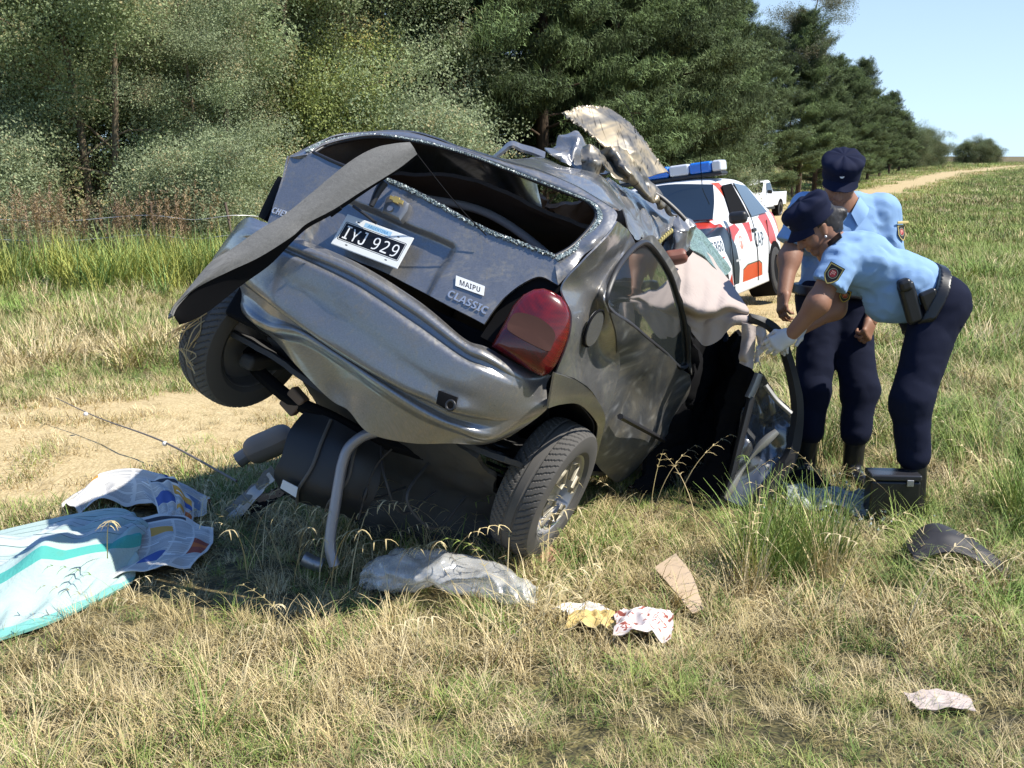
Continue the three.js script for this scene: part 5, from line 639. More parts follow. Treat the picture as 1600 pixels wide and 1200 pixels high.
{ // officer standing, head bowed, arms hanging
  const J = { base: [1.66, 0, -5.4], head: [1.655, 1.518, -5.55], face: [-0.25, -0.46, 0.85], crown: [-0.05, 0.88, 0.46], fem: false };
  const c = [1.705, 1.22, -5.63], pv = [1.669, 0.93, -5.6];
  J.skinBones = [[[1.665, 1.46, -5.58], [1.692, 1.36, -5.62], 0.066, 0.08], [[1.692, 1.36, -5.62], pv, 0.1, 0.12, [1.2, 1, 0.85]], [[1.52, 1.37, -5.625], [1.409, 1.134, -5.512], 0.062, 0.05], [[1.409, 1.134, -5.512], [1.363, 0.969, -5.396], 0.05, 0.034], [[1.913, 1.345, -5.68], [1.962, 1.042, -5.615], 0.06, 0.05], [[1.962, 1.042, -5.615], [1.816, 0.828, -5.427], 0.05, 0.034]];
  J.shirt = [[[1.69, 1.345, -5.625], c, 0.115, 0.145, [1.3, 1, 0.85]], [c, [1.67, 0.93, -5.6], 0.15, 0.15, [1.22, 1, 0.9]], [[1.52, 1.375, -5.625], [1.42, 1.19, -5.54], 0.088, 0.08], [[1.915, 1.365, -5.67], [1.955, 1.13, -5.63], 0.09, 0.084], [[1.54, 1.36, -5.63], [1.89, 1.355, -5.66], 0.09, 0.09]];
  J.shirtDir = [1.2, 0.7, 1.2]; J.shirtCuts = [[[1.437, 1.2, -5.545], [-0.44, -0.87, 0.15]], [[1.948, 1.13, -5.63], [0.1, -0.98, 0.1]]];
  J.trousers = [[[1.6, 0.93, -5.59], [1.74, 0.93, -5.6], 0.125, 0.125], [[1.59, 0.86, -5.556], [1.535, 0.48, -5.394], 0.105, 0.086], [[1.535, 0.48, -5.394], [1.52, 0.27, -5.375], 0.084, 0.074], [[1.75, 0.86, -5.576], [1.775, 0.484, -5.395], 0.108, 0.092], [[1.775, 0.484, -5.395], [1.75, 0.27, -5.335], 0.086, 0.076]];
  J.boots = [[[[1.52, 0.3, -5.375], [1.518, 0.07, -5.385], 0.055, 0.05], [[1.518, 0.05, -5.4], [1.48, 0.04, -5.2], 0.048, 0.04]], [[[1.75, 0.3, -5.335], [1.748, 0.07, -5.345], 0.055, 0.05], [[1.748, 0.05, -5.36], [1.76, 0.04, -5.16], 0.048, 0.04]]];
  J.hair = [[[0, 0.03, -0.025], [0, -0.02, -0.04], 0.093, 0.078, [0.88, 1, 1]]];
  J.hands = [{ wrist: [1.363, 0.975, -5.4], hand: [1.345, 0.878, -5.356], palm: [0.8, 0, -0.3], curl: 0.75 }, { wrist: [1.816, 0.828, -5.427], hand: [1.777, 0.746, -5.369], palm: [-0.6, -0.1, -0.7], curl: 1.5, flip: true }];
  const P = person('person', 'person in sky blue shirt and navy cap standing upright, arms hanging, behind the open door', J), { o, add, rel } = P;
  add('shoulder_patch', shield(rel([2.0, 1.262, -5.58]), [0.62, 0.2, 0.75], [0, 1, 0], 0.07, 0.085), std([1, 1, 1], 0.7, { map: patchTex }), P.sh);
  add('rank_tape', tf(rbox(0.09, 0.014, 0.006, 0.003), rel([2.0, 1.315, -5.585]), [0, 0.6, 0]), std([0.6, 0.48, 0.2], 0.6), P.sh);
  for (const [a, b] of [[[1.57, 1.435, -5.57], [1.64, 1.43, -5.57]], [[1.78, 1.425, -5.585], [1.87, 1.41, -5.6]]]) add('epaulette', tf(rbox(0.1, 0.008, 0.045, 0.004), rel([(a[0] + b[0]) / 2, a[1] - 0.005, (a[2] + b[2]) / 2 - 0.02]), [0.5, 0, a[0] < 1.7 ? 0.3 : -0.35]), shirtBlue, P.sh);
  const cl = (s) => sheet(samples([[[1.69 + s * 0.015, 1.365, -5.5], [1.69 + s * 0.05, 1.42, -5.53], [1.69 + s * 0.08, 1.45, -5.6], [1.69 + s * 0.06, 1.46, -5.67]], [[1.69 + s * 0.05, 1.3, -5.485], [1.69 + s * 0.1, 1.36, -5.51], [1.69 + s * 0.125, 1.4, -5.6], [1.69 + s * 0.1, 1.4, -5.69]]].map((r) => r.map(rel)), 16, 6), 0.004);
  add('collar', cl(-1), shirtBlue, P.sh); add('collar', cl(1), shirtBlue, P.sh);
  P.belt([1.669, 0.965, -5.6], [0.05, 1, 0]);
}
{ // officer bending over the wreck
  const J = { base: [1.87, 0, -4.86], head: [1.402, 1.322, -5.03], face: [-0.8, -0.6, 0.16], crown: [-0.55, 0.83, 0.05], fem: true };
  const ch = [1.61, 1.178, -5.03], be = [1.82, 1.075, -5.02], pv = [1.975, 1.0, -5.02];
  J.skinBones = [[[1.425, 1.27, -5.035], [1.5, 1.225, -5.045], 0.052, 0.06], [[1.5, 1.215, -5.045], ch, 0.08, 0.11], [ch, pv, 0.11, 0.12], [[1.47, 1.17, -4.9], [1.372, 1.0, -4.825], 0.054, 0.046], [[1.372, 1.0, -4.825], [1.272, 0.851, -4.87], 0.046, 0.032], [[1.6, 1.18, -5.17], [1.536, 0.937, -5.113], 0.054, 0.046], [[1.536, 0.937, -5.113], [1.364, 0.85, -5.044], 0.046, 0.03]];
  J.shirt = [[[1.52, 1.205, -5.045], ch, 0.088, 0.118, [1, 1, 1.25]], [ch, be, 0.124, 0.122, [1, 1, 1.2]], [be, [1.95, 1.02, -5.02], 0.122, 0.12, [1, 1, 1.15]], [[1.485, 1.18, -4.91], [1.42, 1.065, -4.85], 0.08, 0.082], [[1.6, 1.18, -5.16], [1.56, 1.01, -5.12], 0.078, 0.078], [[1.75, 1.0, -5.02], [1.86, 0.985, -5.02], 0.115, 0.105]];
  J.shirtDir = [0.9, 1.0, 1.3]; J.shirtCuts = [[[1.43, 1.075, -4.86], [-0.48, -0.86, 0.15]], [[1.565, 1.01, -5.12], [-0.2, -0.97, 0.1]]];
  J.trousers = [[[1.985, 0.985, -4.955], [1.99, 0.985, -5.09], 0.128, 0.128], [[1.96, 0.95, -4.945], [1.815, 0.56, -4.8], 0.118, 0.09], [[1.815, 0.555, -4.8], [1.838, 0.31, -4.77], 0.088, 0.074], [[2.03, 0.95, -5.1], [1.89, 0.53, -4.97], 0.12, 0.09], [[1.875, 0.53, -4.97], [1.88, 0.31, -4.92], 0.085, 0.072]];
  J.boots = [[[[1.838, 0.34, -4.77], [1.856, 0.07, -4.77], 0.056, 0.05], [[1.86, 0.05, -4.77], [1.68, 0.04, -4.75], 0.047, 0.038]], [[[1.88, 0.34, -4.92], [1.9, 0.07, -4.92], 0.052, 0.05], [[1.9, 0.05, -4.92], [1.72, 0.04, -4.94], 0.047, 0.038]]];
  J.hair = [[[0, 0.03, -0.03], [0, -0.03, -0.05], 0.094, 0.07, [0.9, 1, 1]], [[0, 0.0, -0.1], [0, -0.015, -0.13], 0.045, 0.035]];
  J.hands = [{ wrist: [1.272, 0.851, -4.87], hand: [1.195, 0.799, -4.879], palm: [-0.3, -0.5, -0.7], curl: 0.6, glove: true }, { wrist: [1.364, 0.85, -5.044], hand: [1.281, 0.8, -5.013], palm: [-0.2, -0.8, 0.2], curl: 0.5, flip: true, glove: true }];
  const P = person('person', 'person in sky blue shirt bending low towards the wreck with gloved hands', J), { o, add, rel } = P;
  add('shoulder_patch', shield(rel([1.415, 1.135, -4.776]), [-0.3, 0.05, 0.95], [0.45, 0.88, 0.1], 0.07, 0.095), std([1, 1, 1], 0.7, { map: patchTex }), P.sh);
  add('shoulder_patch', shield(rel([1.555, 1.005, -5.03]), [-0.3, -0.1, 0.95], [0.2, 0.9, 0.1], 0.05, 0.06), std([0.85, 0.75, 0.3], 0.7, { map: patchTex }), P.sh);
  add('epaulette', tf(rbox(0.075, 0.01, 0.04, 0.004), rel([1.462, 1.275, -4.93]), [0.5, 0, 0.9]), leather, P.sh);
  add('earring', tf(new THREE.SphereGeometry(0.006, 10, 8), rel([1.425, 1.29, -4.945])), std([0.8, 0.8, 0.8], 0.2));
  P.belt([1.93, 1.045, -5.02], [0.9, -0.42, 0]);
  add('holster', [rbox(0.075, 0.2, 0.05, 0.02, rel([1.8, 1.0, -4.86]), [0, 0, 0.35]), rbox(0.06, 0.06, 0.06, 0.02, rel([1.765, 1.08, -4.85]), [0, 0, 0.35])], leather);
  add('pouch', rbox(0.08, 0.1, 0.04, 0.015, rel([1.885, 1.01, -4.85]), [0, 0, 0.42]), leather);
  add('pocket_flap', tf(rbox(0.12, 0.05, 0.01, 0.004), rel([1.985, 0.92, -4.838]), [0, 0.25, -0.15]), navy, P.tr);
}
// ---------- patrol car and pickup, both nose towards the viewer ----------
const paneDark = new THREE.MeshPhysicalMaterial({ color: new THREE.Color().setRGB(0.015, 0.02, 0.022), roughness: 0.05, clearcoat: 1, side: THREE.DoubleSide });
// half sections along z (forward +): [z, [[x, y], ...]] from sill to roof centre, mirrored to a closed shell
function hull(sections, nz = 60, np = 26) {
  const rows = sections.map(([z, P]) => P.map(([x, y]) => [x, y, z]));
  const g = samples(rows, np, nz), full = g.map((r) => [...r, ...r.slice(0, -1).reverse().map(([x, y, z]) => [-x, y, z])]);
  return sheet(full, 0.01, (p) => [(p[2] + 2) / 4, p[1] / 1.6], true);
}
function carWheel(parent, x, y, z, R, W, out) {
  const w = new THREE.Group(); w.name = 'wheel'; w.position.set(x, y, z); parent.add(w);
  const lat = (pts) => tf(new THREE.LatheGeometry(pts.map((q) => new THREE.Vector2(...q)), 36), [0, 0, 0], [0, 0, -Math.PI / 2 * out]);
  mesh('tyre', lat([[R * 0.62, W / 2], [R * 0.86, W / 2], [R * 0.97, W * 0.4], [R, W * 0.25], [R, -W * 0.25], [R * 0.97, -W * 0.4], [R * 0.86, -W / 2], [R * 0.62, -W / 2]]), rubber, w);
  mesh('rim', lat([[R * 0.64, W * 0.46], [R * 0.55, W * 0.3], [R * 0.35, W * 0.38], [R * 0.12, W * 0.42], [0.001, W * 0.42]]), std([0.5, 0.5, 0.52], 0.4, { metalness: 0.5 }), w);
  return w;
}
{
  const d0 = 12.55, x0 = 2.0, car = thing('patrol_car', 'white and red patrol hatchback with a blue light bar parked behind the wreck', 'police car', [x0, groundY(x0, -d0) + 0.04, -d0], -26.5 * Math.PI / 180); car.rotation.set(0, -26.5 * Math.PI / 180, 7.5 * Math.PI / 180, 'YXZ');
  const livery = canvasTex(1536, 640, (g, w, h) => {
    const X = (z) => (z + 2) / 4 * w, Y = (y) => h - y / 1.6 * h, poly = (c, P) => { g.fillStyle = c; g.beginPath(); P.forEach(([z, y], i) => (i ? g.lineTo(X(z), Y(y)) : g.moveTo(X(z), Y(y)))); g.closePath(); g.fill(); };
    g.fillStyle = '#f3f4f5'; g.fillRect(0, 0, w, h);
    poly('#c8402f', [[1.95, 0.95], [0.68, 1.0], [0.62, 1.35], [0.78, 0.86], [1.2, 0.84], [1.95, 0.7]]); poly('#c8402f', [[0.9, 0.9], [1.95, 0.85], [1.95, 0.4], [1.5, 0.35], [1.2, 0.5], [0.95, 0.62]]); poly('#c8402f', [[0.72, 0.9], [0.3, 0.93], [0.2, 0.86], [0.45, 0.8], [0.6, 0.7]]);
    poly('#2b3442', [[1.5, 0.95], [0.72, 0.92], [0.5, 0.7], [0.42, 0.45], [0.45, 0.2], [0.62, 0.2], [0.72, 0.5], [1.0, 0.72], [1.5, 0.84]]);
    poly('#c0392b', [[0.72, 0.42], [0.86, 0.3], [0.8, 0.18], [0.62, 0.2]]);
    poly('#d8552f', [[0.28, 0.42], [0.1, 0.46], [-0.42, 0.46], [-0.55, 0.42], [-0.58, 0.24], [0.3, 0.24]]); g.strokeStyle = '#4a5a4c'; g.lineWidth = 5; g.stroke();
    poly('#c8402f', [[0.02, 0.92], [-0.25, 0.92], [-0.2, 0.7], [-0.08, 0.7]]); poly('#c8402f', [[-0.72, 0.95], [-1.2, 1.05], [-1.4, 0.5], [-1.0, 0.62]]); poly('#c8402f', [[-1.5, 1.0], [-2, 1.0], [-2, 0.5], [-1.7, 0.55]]); poly('#d25a45', [[0.18, 1.4], [0.02, 1.4], [-0.08, 0.95], [0.16, 0.95]]);
    const txt = (s, z, y, px, c) => { g.save(); g.translate(X(z), Y(y)); g.scale(-1, 1); g.fillStyle = c; g.font = `bold ${px}px sans-serif`; g.textAlign = 'center'; g.fillText(s, 0, 0); g.restore(); };
    poly('#f3f4f5', [[1.34, 0.84], [0.94, 0.84], [0.94, 0.62], [1.34, 0.62]]); txt('5860', 1.14, 0.68, 62, '#333a44'); txt('CAP', -0.5, 0.62, 92, '#23262b');
    g.strokeStyle = '#d98a72'; g.lineWidth = 9; g.beginPath(); g.arc(X(0.28), Y(0.72), 26, 0, 7); g.stroke(); g.fillStyle = '#d98a72'; g.fillRect(X(0.28) - 12, Y(0.72) - 8, 24, 30); g.fillStyle = '#c9cacb'; g.fillRect(X(0.36), Y(0.55), 70, 10);
  });
  const body = std([0.82, 0.82, 0.82], 0.28, { map: livery });
  const S = (z, sill, mid, belt, by, rx, ry) => [z, [[sill, 0.2], [mid + 0.01, 0.34], [mid + 0.025, 0.55], [mid + 0.015, 0.75], [belt, by], [(belt + rx) / 2 + 0.012, (by + ry) / 2], [rx, ry - 0.05], [rx * 0.86, ry - 0.005], [rx * 0.5, ry + 0.015], [0, ry + 0.022]]];
  mesh('body', hull([S(1.94, 0.55, 0.6, 0.55, 0.6, 0.45, 0.66), S(1.85, 0.66, 0.72, 0.66, 0.68, 0.6, 0.74), S(1.4, 0.78, 0.78, 0.74, 0.8, 0.7, 0.87), S(0.95, 0.8, 0.8, 0.77, 0.88, 0.7, 0.95), S(0.72, 0.8, 0.8, 0.78, 0.91, 0.68, 1.02), S(0.15, 0.8, 0.81, 0.78, 0.92, 0.56, 1.42), S(-0.3, 0.8, 0.81, 0.79, 0.93, 0.57, 1.45), S(-0.9, 0.8, 0.81, 0.78, 0.94, 0.56, 1.42), S(-1.35, 0.8, 0.8, 0.76, 0.95, 0.53, 1.34), S(-1.72, 0.72, 0.76, 0.72, 0.95, 0.5, 1.05), S(-1.92, 0.6, 0.68, 0.62, 0.85, 0.45, 0.9)], 90, 34), body, car);
  mesh('windscreen', sheet(samples([[[-0.6, 1.36, 0.24], [0, 1.42, 0.28], [0.6, 1.36, 0.24]].map(([x, y, z]) => [x * 0.93, y + 0.02, z]), [[-0.66, 1.2, 0.49], [0, 1.235, 0.53], [0.66, 1.2, 0.49]].map(([x, y, z]) => [x * 0.95, y, z]), [[-0.7, 1.02, 0.76], [0, 1.05, 0.82], [0.7, 1.02, 0.76]].map(([x, y, z]) => [x * 0.96, y - 0.01, z])], 20, 12), 0.006), paneDark, car);
  for (const s of [1, -1]) {
    const win = (P, m = paneDark) => mesh('side_window', sheet(samples(P.map((r) => r.map(([z, y, x]) => [s * x, y, z])), 10, 8), 0.006), m, car);
    win([[[0.08, 1.36, 0.605], [-0.3, 1.375, 0.612]], [[0.4, 0.96, 0.782], [-0.28, 0.975, 0.792]]], dullBlack); win([[[-0.4, 1.375, 0.612], [-0.95, 1.33, 0.605]], [[-0.38, 0.975, 0.792], [-1.2, 0.99, 0.775]]]);
    mesh('sill_trim', rbox(0.05, 0.12, 2.1, 0.02, [s * 0.79, 0.23, 0.02]), std([0.55, 0.55, 0.54], 0.6), car);
    const mir = mesh('wing_mirror', rbox(0.2, 0.13, 0.1, 0.045, [s * 0.9, 1.0, 0.6]), blackPlastic, car); mesh('mirror_glass', rbox(0.15, 0.1, 0.01, 0.004, [s * 0.9, 1.0, 0.545]), paneDark, mir);
    for (const P of [[[0.68, 0.24, 0.823], [0.7, 0.6, 0.838], [0.62, 0.9, 0.8]], [[-0.34, 0.24, 0.825], [-0.34, 0.6, 0.84], [-0.33, 0.95, 0.805], [-0.34, 1.38, 0.62]], [[-1.05, 0.9, 0.8], [-0.92, 0.62, 0.838], [-0.85, 0.3, 0.825]]]) mesh('door_seam', tube(P.map(([z, y, x]) => [s * x, y, z]), 0.005, 14, 4), dullBlack, car);
    mesh('door_handle', rbox(0.03, 0.04, 0.16, 0.012, [s * 0.825, 0.82, -0.32]), blackPlastic, car);
    for (const z of [1.25, -1.2]) { mesh('wheel_arch', tf(new THREE.CylinderGeometry(0.335, 0.335, 0.3, 32), [s * 0.69, 0.3, z], [0, 0, Math.PI / 2]), dullBlack, car); carWheel(car, s * 0.76, 0.29, z, 0.29, 0.185, s); }
  }
  const bar = new THREE.Group(); bar.name = 'light_bar'; bar.position.set(0, 1.5, -0.05); car.add(bar);
  mesh('bar_base', rbox(1.24, 0.04, 0.26, 0.015, [0, 0.0, 0]), blackPlastic, bar);
  const blueLens = new THREE.MeshPhysicalMaterial({ color: new THREE.Color().setRGB(0.02, 0.2, 0.75), roughness: 0.15, clearcoat: 1 }), clearLens = new THREE.MeshPhysicalMaterial({ color: new THREE.Color().setRGB(0.72, 0.74, 0.76), roughness: 0.2, clearcoat: 1 });
  for (const [a, b, m] of [[-0.62, -0.52, clearLens], [-0.515, 0.0, blueLens], [0.005, 0.24, clearLens], [0.245, 0.5, blueLens], [0.505, 0.62, clearLens]]) mesh('lens', rbox(b - a, 0.13, 0.24, 0.03, [(a + b) / 2, 0.085, 0]), m, bar);
  mesh('aerial', tube([[0.45, 1.4, 0.3], [0.46, 1.6, 0.32], [0.48, 1.72, 0.36]], 0.005, 8, 5), dullBlack, car);
  mesh('headlamp', [rbox(0.3, 0.16, 0.06, 0.03, [0.5, 0.66, 1.86])], clearLens, car); mesh('headlamp', [rbox(0.3, 0.16, 0.06, 0.03, [-0.5, 0.66, 1.86])], clearLens, car); mesh('grille', rbox(0.5, 0.14, 0.05, 0.02, [0, 0.6, 1.94]), blackPlastic, car);
}
{
  const d0 = 50, x0 = 10.95, car = thing('pickup_truck', 'white pickup truck parked on the track beyond the patrol car', 'pickup truck', [x0, groundY(x0, -d0), -d0], -30 * Math.PI / 180);
  const white = std([0.78, 0.79, 0.8], 0.3), S = (z, w, y0, belt, by, rx, ry) => [z, [[w, y0], [w + 0.03, y0 + 0.2], [w + 0.03, by - 0.2], [belt, by], [(belt + rx) / 2, (by + ry) / 2], [rx, ry - 0.03], [rx * 0.8, ry], [0, ry + 0.015]]];
  mesh('cab', hull([S(2.3, 0.75, 0.5, 0.74, 0.95, 0.7, 1.0), S(1.9, 0.84, 0.42, 0.82, 1.05, 0.76, 1.1), S(1.0, 0.86, 0.42, 0.84, 1.1, 0.76, 1.16), S(0.85, 0.86, 0.42, 0.84, 1.12, 0.74, 1.2), S(0.35, 0.86, 0.42, 0.84, 1.14, 0.66, 1.64), S(-0.3, 0.86, 0.42, 0.84, 1.14, 0.66, 1.68), S(-0.42, 0.86, 0.42, 0.84, 1.14, 0.68, 1.5)], 60, 26), white, car);
  mesh('windscreen', sheet(samples([[[-0.62, 1.6, 0.43], [0.62, 1.6, 0.43]], [[-0.74, 1.18, 0.93], [0.74, 1.18, 0.93]]], 10, 8), 0.006), paneDark, car);
  mesh('bed_floor', rbox(1.6, 0.06, 2.0, 0.02, [0, 0.75, -1.45]), white, car);
  for (const s of [1, -1]) { mesh('bed_side', rbox(0.08, 0.6, 2.05, 0.03, [s * 0.83, 0.85, -1.46]), white, car); mesh('side_window', sheet(samples([[[s * 0.7, 1.56, 0.3], [s * 0.71, 1.6, -0.25]], [[s * 0.845, 1.17, 0.6], [s * 0.85, 1.17, -0.28]]], 8, 6), 0.006), paneDark, car); mesh('wing_mirror', rbox(0.22, 0.16, 0.08, 0.03, [s * 0.98, 1.2, 0.6]), blackPlastic, car); mesh('headlamp', rbox(0.26, 0.2, 0.05, 0.02, [s * 0.58, 0.86, 2.32]), std([0.55, 0.57, 0.6], 0.2), car); mesh('sill', rbox(0.06, 0.12, 2.0, 0.02, [s * 0.87, 0.46, 0.4]), blackPlastic, car); for (const z of [1.55, -1.5]) { mesh('wheel_arch', tf(new THREE.CylinderGeometry(0.41, 0.41, 0.3, 28), [s * 0.74, 0.42, z], [0, 0, Math.PI / 2]), dullBlack, car); carWheel(car, s * 0.8, 0.35, z, 0.36, 0.21, s); } }
  mesh('tailgate', rbox(1.6, 0.55, 0.06, 0.03, [0, 0.85, -2.46]), white, car); mesh('front_bumper', rbox(1.7, 0.2, 0.14, 0.05, [0, 0.55, 2.36]), std([0.3, 0.3, 0.31], 0.4, { metalness: 0.5 }), car); mesh('grille', rbox(0.8, 0.18, 0.05, 0.02, [0, 0.84, 2.33]), blackPlastic, car);
}
// ---------- fence, pole, horizon ----------
{
  const wood = std([0.14, 0.1, 0.075], 0.9), wire = std([0.5, 0.5, 0.5], 0.4, { metalness: 0.7 }), fence = thing('wire_fence', 'sagging wire fence on thin posts before the left trees', 'fence');
  const posts = [[-11, 15.8], [-8.2, 16.2], [-5.6, 16.9], [-4.35, 17.2], [-2.9, 18.6], [-0.6, 21.2], [1.8, 24.5]];
  posts.forEach(([x, d], i) => { const y = groundY(x, -d), l = i === 3 ? 0.22 : 0.03; mesh('post', limb(V(x, y - 0.2, -d), V(x + l * 0.9 - 0.35 * (i === 3), y + 1.15, -d), 0.024, 0.02, 0.08, rng(i), 6, 7), wood, fence); });
  for (const h of [0.35, 0.65, 0.95]) mesh('wire', tube(posts.flatMap(([x, d], i) => { const y = groundY(x, -d) + h, n = posts[i + 1]; return n ? [[x, y, -d], [(x + n[0]) / 2, (y + groundY(n[0], -n[1]) + h) / 2 - 0.07, -(d + n[1]) / 2]] : [[x, y, -d]]; }), 0.006, 80, 5), wire, fence);
  const px = 106, pd = 248, pole = thing('utility_pole', 'thin utility pole standing against the horizon sky', 'pole', [px, groundY(px, -pd), -pd]);
  mesh('mast', limb(V(0, -0.5, 0), V(0, 4.6, 0), 0.16, 0.12, 0.02, rng(1), 4, 8), std([0.2, 0.2, 0.21], 0.8), pole); mesh('crossarm', rbox(1.1, 0.16, 0.16, 0.03, [0, 4.3, 0]), std([0.2, 0.2, 0.21], 0.8), pole);
}
// ---------- loose things: trim strip, cloth, towel, papers, bag ----------
{
  const u = [[-0.366, 1.697, -3.973], [-0.42, 1.692, -3.962], [-0.493, 1.675, -3.945], [-0.580, 1.626, -3.921], [-0.709, 1.521, -3.886], [-0.799, 1.449, -3.858], [-0.889, 1.395, -3.834], [-0.987, 1.327, -3.806], [-1.049, 1.289, -3.785], [-1.121, 1.205, -3.755], [-1.177, 1.135, -3.727], [-1.191, 1.100, -3.706]];
  const m = [[-0.352, 1.678, -3.945], [-0.405, 1.655, -3.928], [-0.476, 1.621, -3.908], [-0.557, 1.574, -3.885], [-0.667, 1.493, -3.855], [-0.757, 1.433, -3.829], [-0.827, 1.384, -3.806], [-0.930, 1.316, -3.779], [-1.012, 1.274, -3.757], [-1.097, 1.208, -3.730], [-1.158, 1.147, -3.704], [-1.174, 1.111, -3.683]];
  const l = [[-0.34, 1.655, -3.967], [-0.4, 1.608, -3.945], [-0.465, 1.567, -3.922], [-0.541, 1.521, -3.899], [-0.634, 1.462, -3.874], [-0.725, 1.414, -3.851], [-0.776, 1.370, -3.828], [-0.886, 1.301, -3.801], [-0.988, 1.254, -3.778], [-1.087, 1.205, -3.755], [-1.155, 1.152, -3.730], [-1.173, 1.115, -3.710]];
  const k = [[-0.342, 1.648, -4.017], [-0.402, 1.6, -3.995], [-0.467, 1.560, -3.972], [-0.541, 1.510, -3.948], [-0.634, 1.448, -3.922], [-0.728, 1.397, -3.898], [-0.782, 1.349, -3.875], [-0.859, 1.270, -3.845], [-0.960, 1.198, -3.817], [-1.061, 1.118, -3.787], [-1.125, 1.082, -3.767], [-1.166, 1.069, -3.751]];
  m.forEach((p, i) => { p[2] = (u[i][2] + l[i][2]) / 2 + 0.007; });
  const strip = thing('trim_strip', 'long dark grey plastic trim strip leaning across the tailgate and bumper', 'trim strip', [-0.78, 1.4, -3.83]), rel = (r) => r.map(([x, y, z]) => [x + 0.78, y - 1.4, z + 3.83]);
  mesh('outer_face', sheet(samples([rel(u), rel(m), rel(l)], 90, 14), 0.008, (p) => [p[0] * 2, p[1] * 2]), greyTrim, strip);
  mesh('inner_channel', sheet(samples([rel(l).map((p) => [p[0], p[1], p[2] - 0.006]), rel(k)], 60, 6), 0.006), dullBlack, strip);
  mesh('clip_slot', rbox(0.05, 0.016, 0.006, 0.003, [0.163, 0.058, 0.004], [0.2, 0, 0.62]), dullBlack, strip);
}
{ // pale cloth drooping over the door opening, beside the wreck's frame
  const drape = thing('draped_cloth', 'pale pinkish beige cloth draped over the open side of the wreck', 'cloth', [-0.858, 0.6403, -3.7156]); drape.rotation.set(-0.29989, -0.39256, -0.33129, 'YXZ');
  const cm = std([0.43, 0.36, 0.325], 0.9, { bumpMap: tex(256, 256, (u, v) => { const q = 0.5 + 0.5 * per(u, v, 120, 3); return [q, q, q]; }, false), bumpScale: 0.002 });
  const fold = (pts, a) => crumple(pts, a, 5.5, 14).map((r, j) => r.map((p, i) => [p[0], p[1] - 0.012 * Math.abs(Math.sin(j * 0.17 + i * 0.03)) * smooth(0.4, 0.9, j / pts.length), p[2] + 0.006 * Math.sin(i * 0.3 + j * 0.25)]));
  mesh('cloth', sheet(fold(samples(WP.cloth, 60, 60), 0.014), 0.006), cm, drape); mesh('hanging_end', sheet(fold(samples(WP.cloth_strip, 20, 40), 0.02), 0.006), cm, drape); mesh('torn_lining', sheet(crumple(samples(WP.lining, 20, 40), 0.05, 14, 3), 0.003), std([0.62, 0.56, 0.53], 0.8), drape);
}
// a sheet lying on the ground: outline rows given in x and d, heights above the ground
const lay = (rows, nu, nv, fn) => samples(rows.map((r) => r.map(([x, d, h]) => [x, h, -d])), nu, nv).map((r, j) => r.map((p, i) => { const q = fn ? fn(p, i / (nu - 1), j / (nv - 1)) : p; return [q[0], q[1] + groundY(q[0], q[2]), q[2]]; }));
const grid01 = (p, u, v) => [u, 1 - v];
{ // towel
  const pts = lay([[[-2.5, 4.28, 0.03], [-2.2, 4.4, 0.06], [-1.95, 4.55, 0.08], [-1.75, 4.6, 0.09], [-1.64, 4.55, 0.05]], [[-2.5, 4.1, 0.05], [-2.15, 4.18, 0.08], [-1.88, 4.3, 0.1], [-1.7, 4.4, 0.11], [-1.58, 4.44, 0.06]], [[-2.5, 3.9, 0.03], [-2.12, 3.95, 0.06], [-1.86, 4.06, 0.12], [-1.68, 4.22, 0.14], [-1.55, 4.34, 0.07]], [[-2.4, 3.7, 0.03], [-2.06, 3.72, 0.08], [-1.82, 3.86, 0.13], [-1.65, 4.06, 0.15], [-1.53, 4.22, 0.08]], [[-2.3, 3.5, 0.02], [-1.97, 3.52, 0.03], [-1.76, 3.7, 0.03], [-1.62, 3.94, 0.03], [-1.52, 4.12, 0.02]], [[-2.2, 3.38, 0.01], [-1.88, 3.38, 0.02], [-1.68, 3.55, 0.02], [-1.58, 3.8, 0.01], [-1.5, 4.02, 0.01]]], 110, 90, (p, u, v) => [p[0], p[1] + 0.08 * Math.max(0, 0.35 - Math.abs(noise(u * 5 + v * 3, v * 3.4, 3))) * smooth(0, 0.1, v) * (1 - smooth(0.85, 1, v)) + 0.022 * Math.sin(u * 15 + 3 * noise(u * 3, v * 3)) * smooth(0.05, 0.3, v) * (1 - smooth(0.55, 0.75, v)), p[2]]);
  const map = canvasTex(1024, 1024, (g, w, h) => { g.fillStyle = '#cfe6df'; g.fillRect(0, 0, w, h); g.fillStyle = '#dfeaea'; g.fillRect(0, 150, w, 110); g.fillRect(0, 380, w, 120); g.fillStyle = '#5fc9bd'; g.fillRect(0, 600, w, 60); g.fillStyle = '#8fdcd0'; g.fillRect(0, 960, w, 64); g.strokeStyle = '#5f7a7a'; g.lineWidth = 4; for (const y of [60, 110, 150, 205, 260, 330, 380, 440, 500]) { g.beginPath(); for (let x = 0; x <= w; x += 16) g.lineTo(x, y + 5 * Math.sin(x * 0.02 + y)); g.stroke(); } for (let i = 0; i < 500; i++) { g.fillStyle = `rgba(150,150,130,${0.06 * Math.random()})`; g.beginPath(); g.arc(Math.random() * w, Math.random() * h, 4 + 22 * Math.random(), 0, 7); g.fill(); } });
  const t = mesh('towel', sheet(pts, 0.012, grid01), std([0.62, 0.63, 0.63], 0.95, { map, bumpMap: tex(256, 256, (u, v) => { const q = 0.5 + 0.5 * per(u, v, 170, 3); return [q, q, q]; }, false), bumpScale: 0.004 }), scene); tag(t, 'mint green and white striped towel heaped on the grass', 'towel');
}
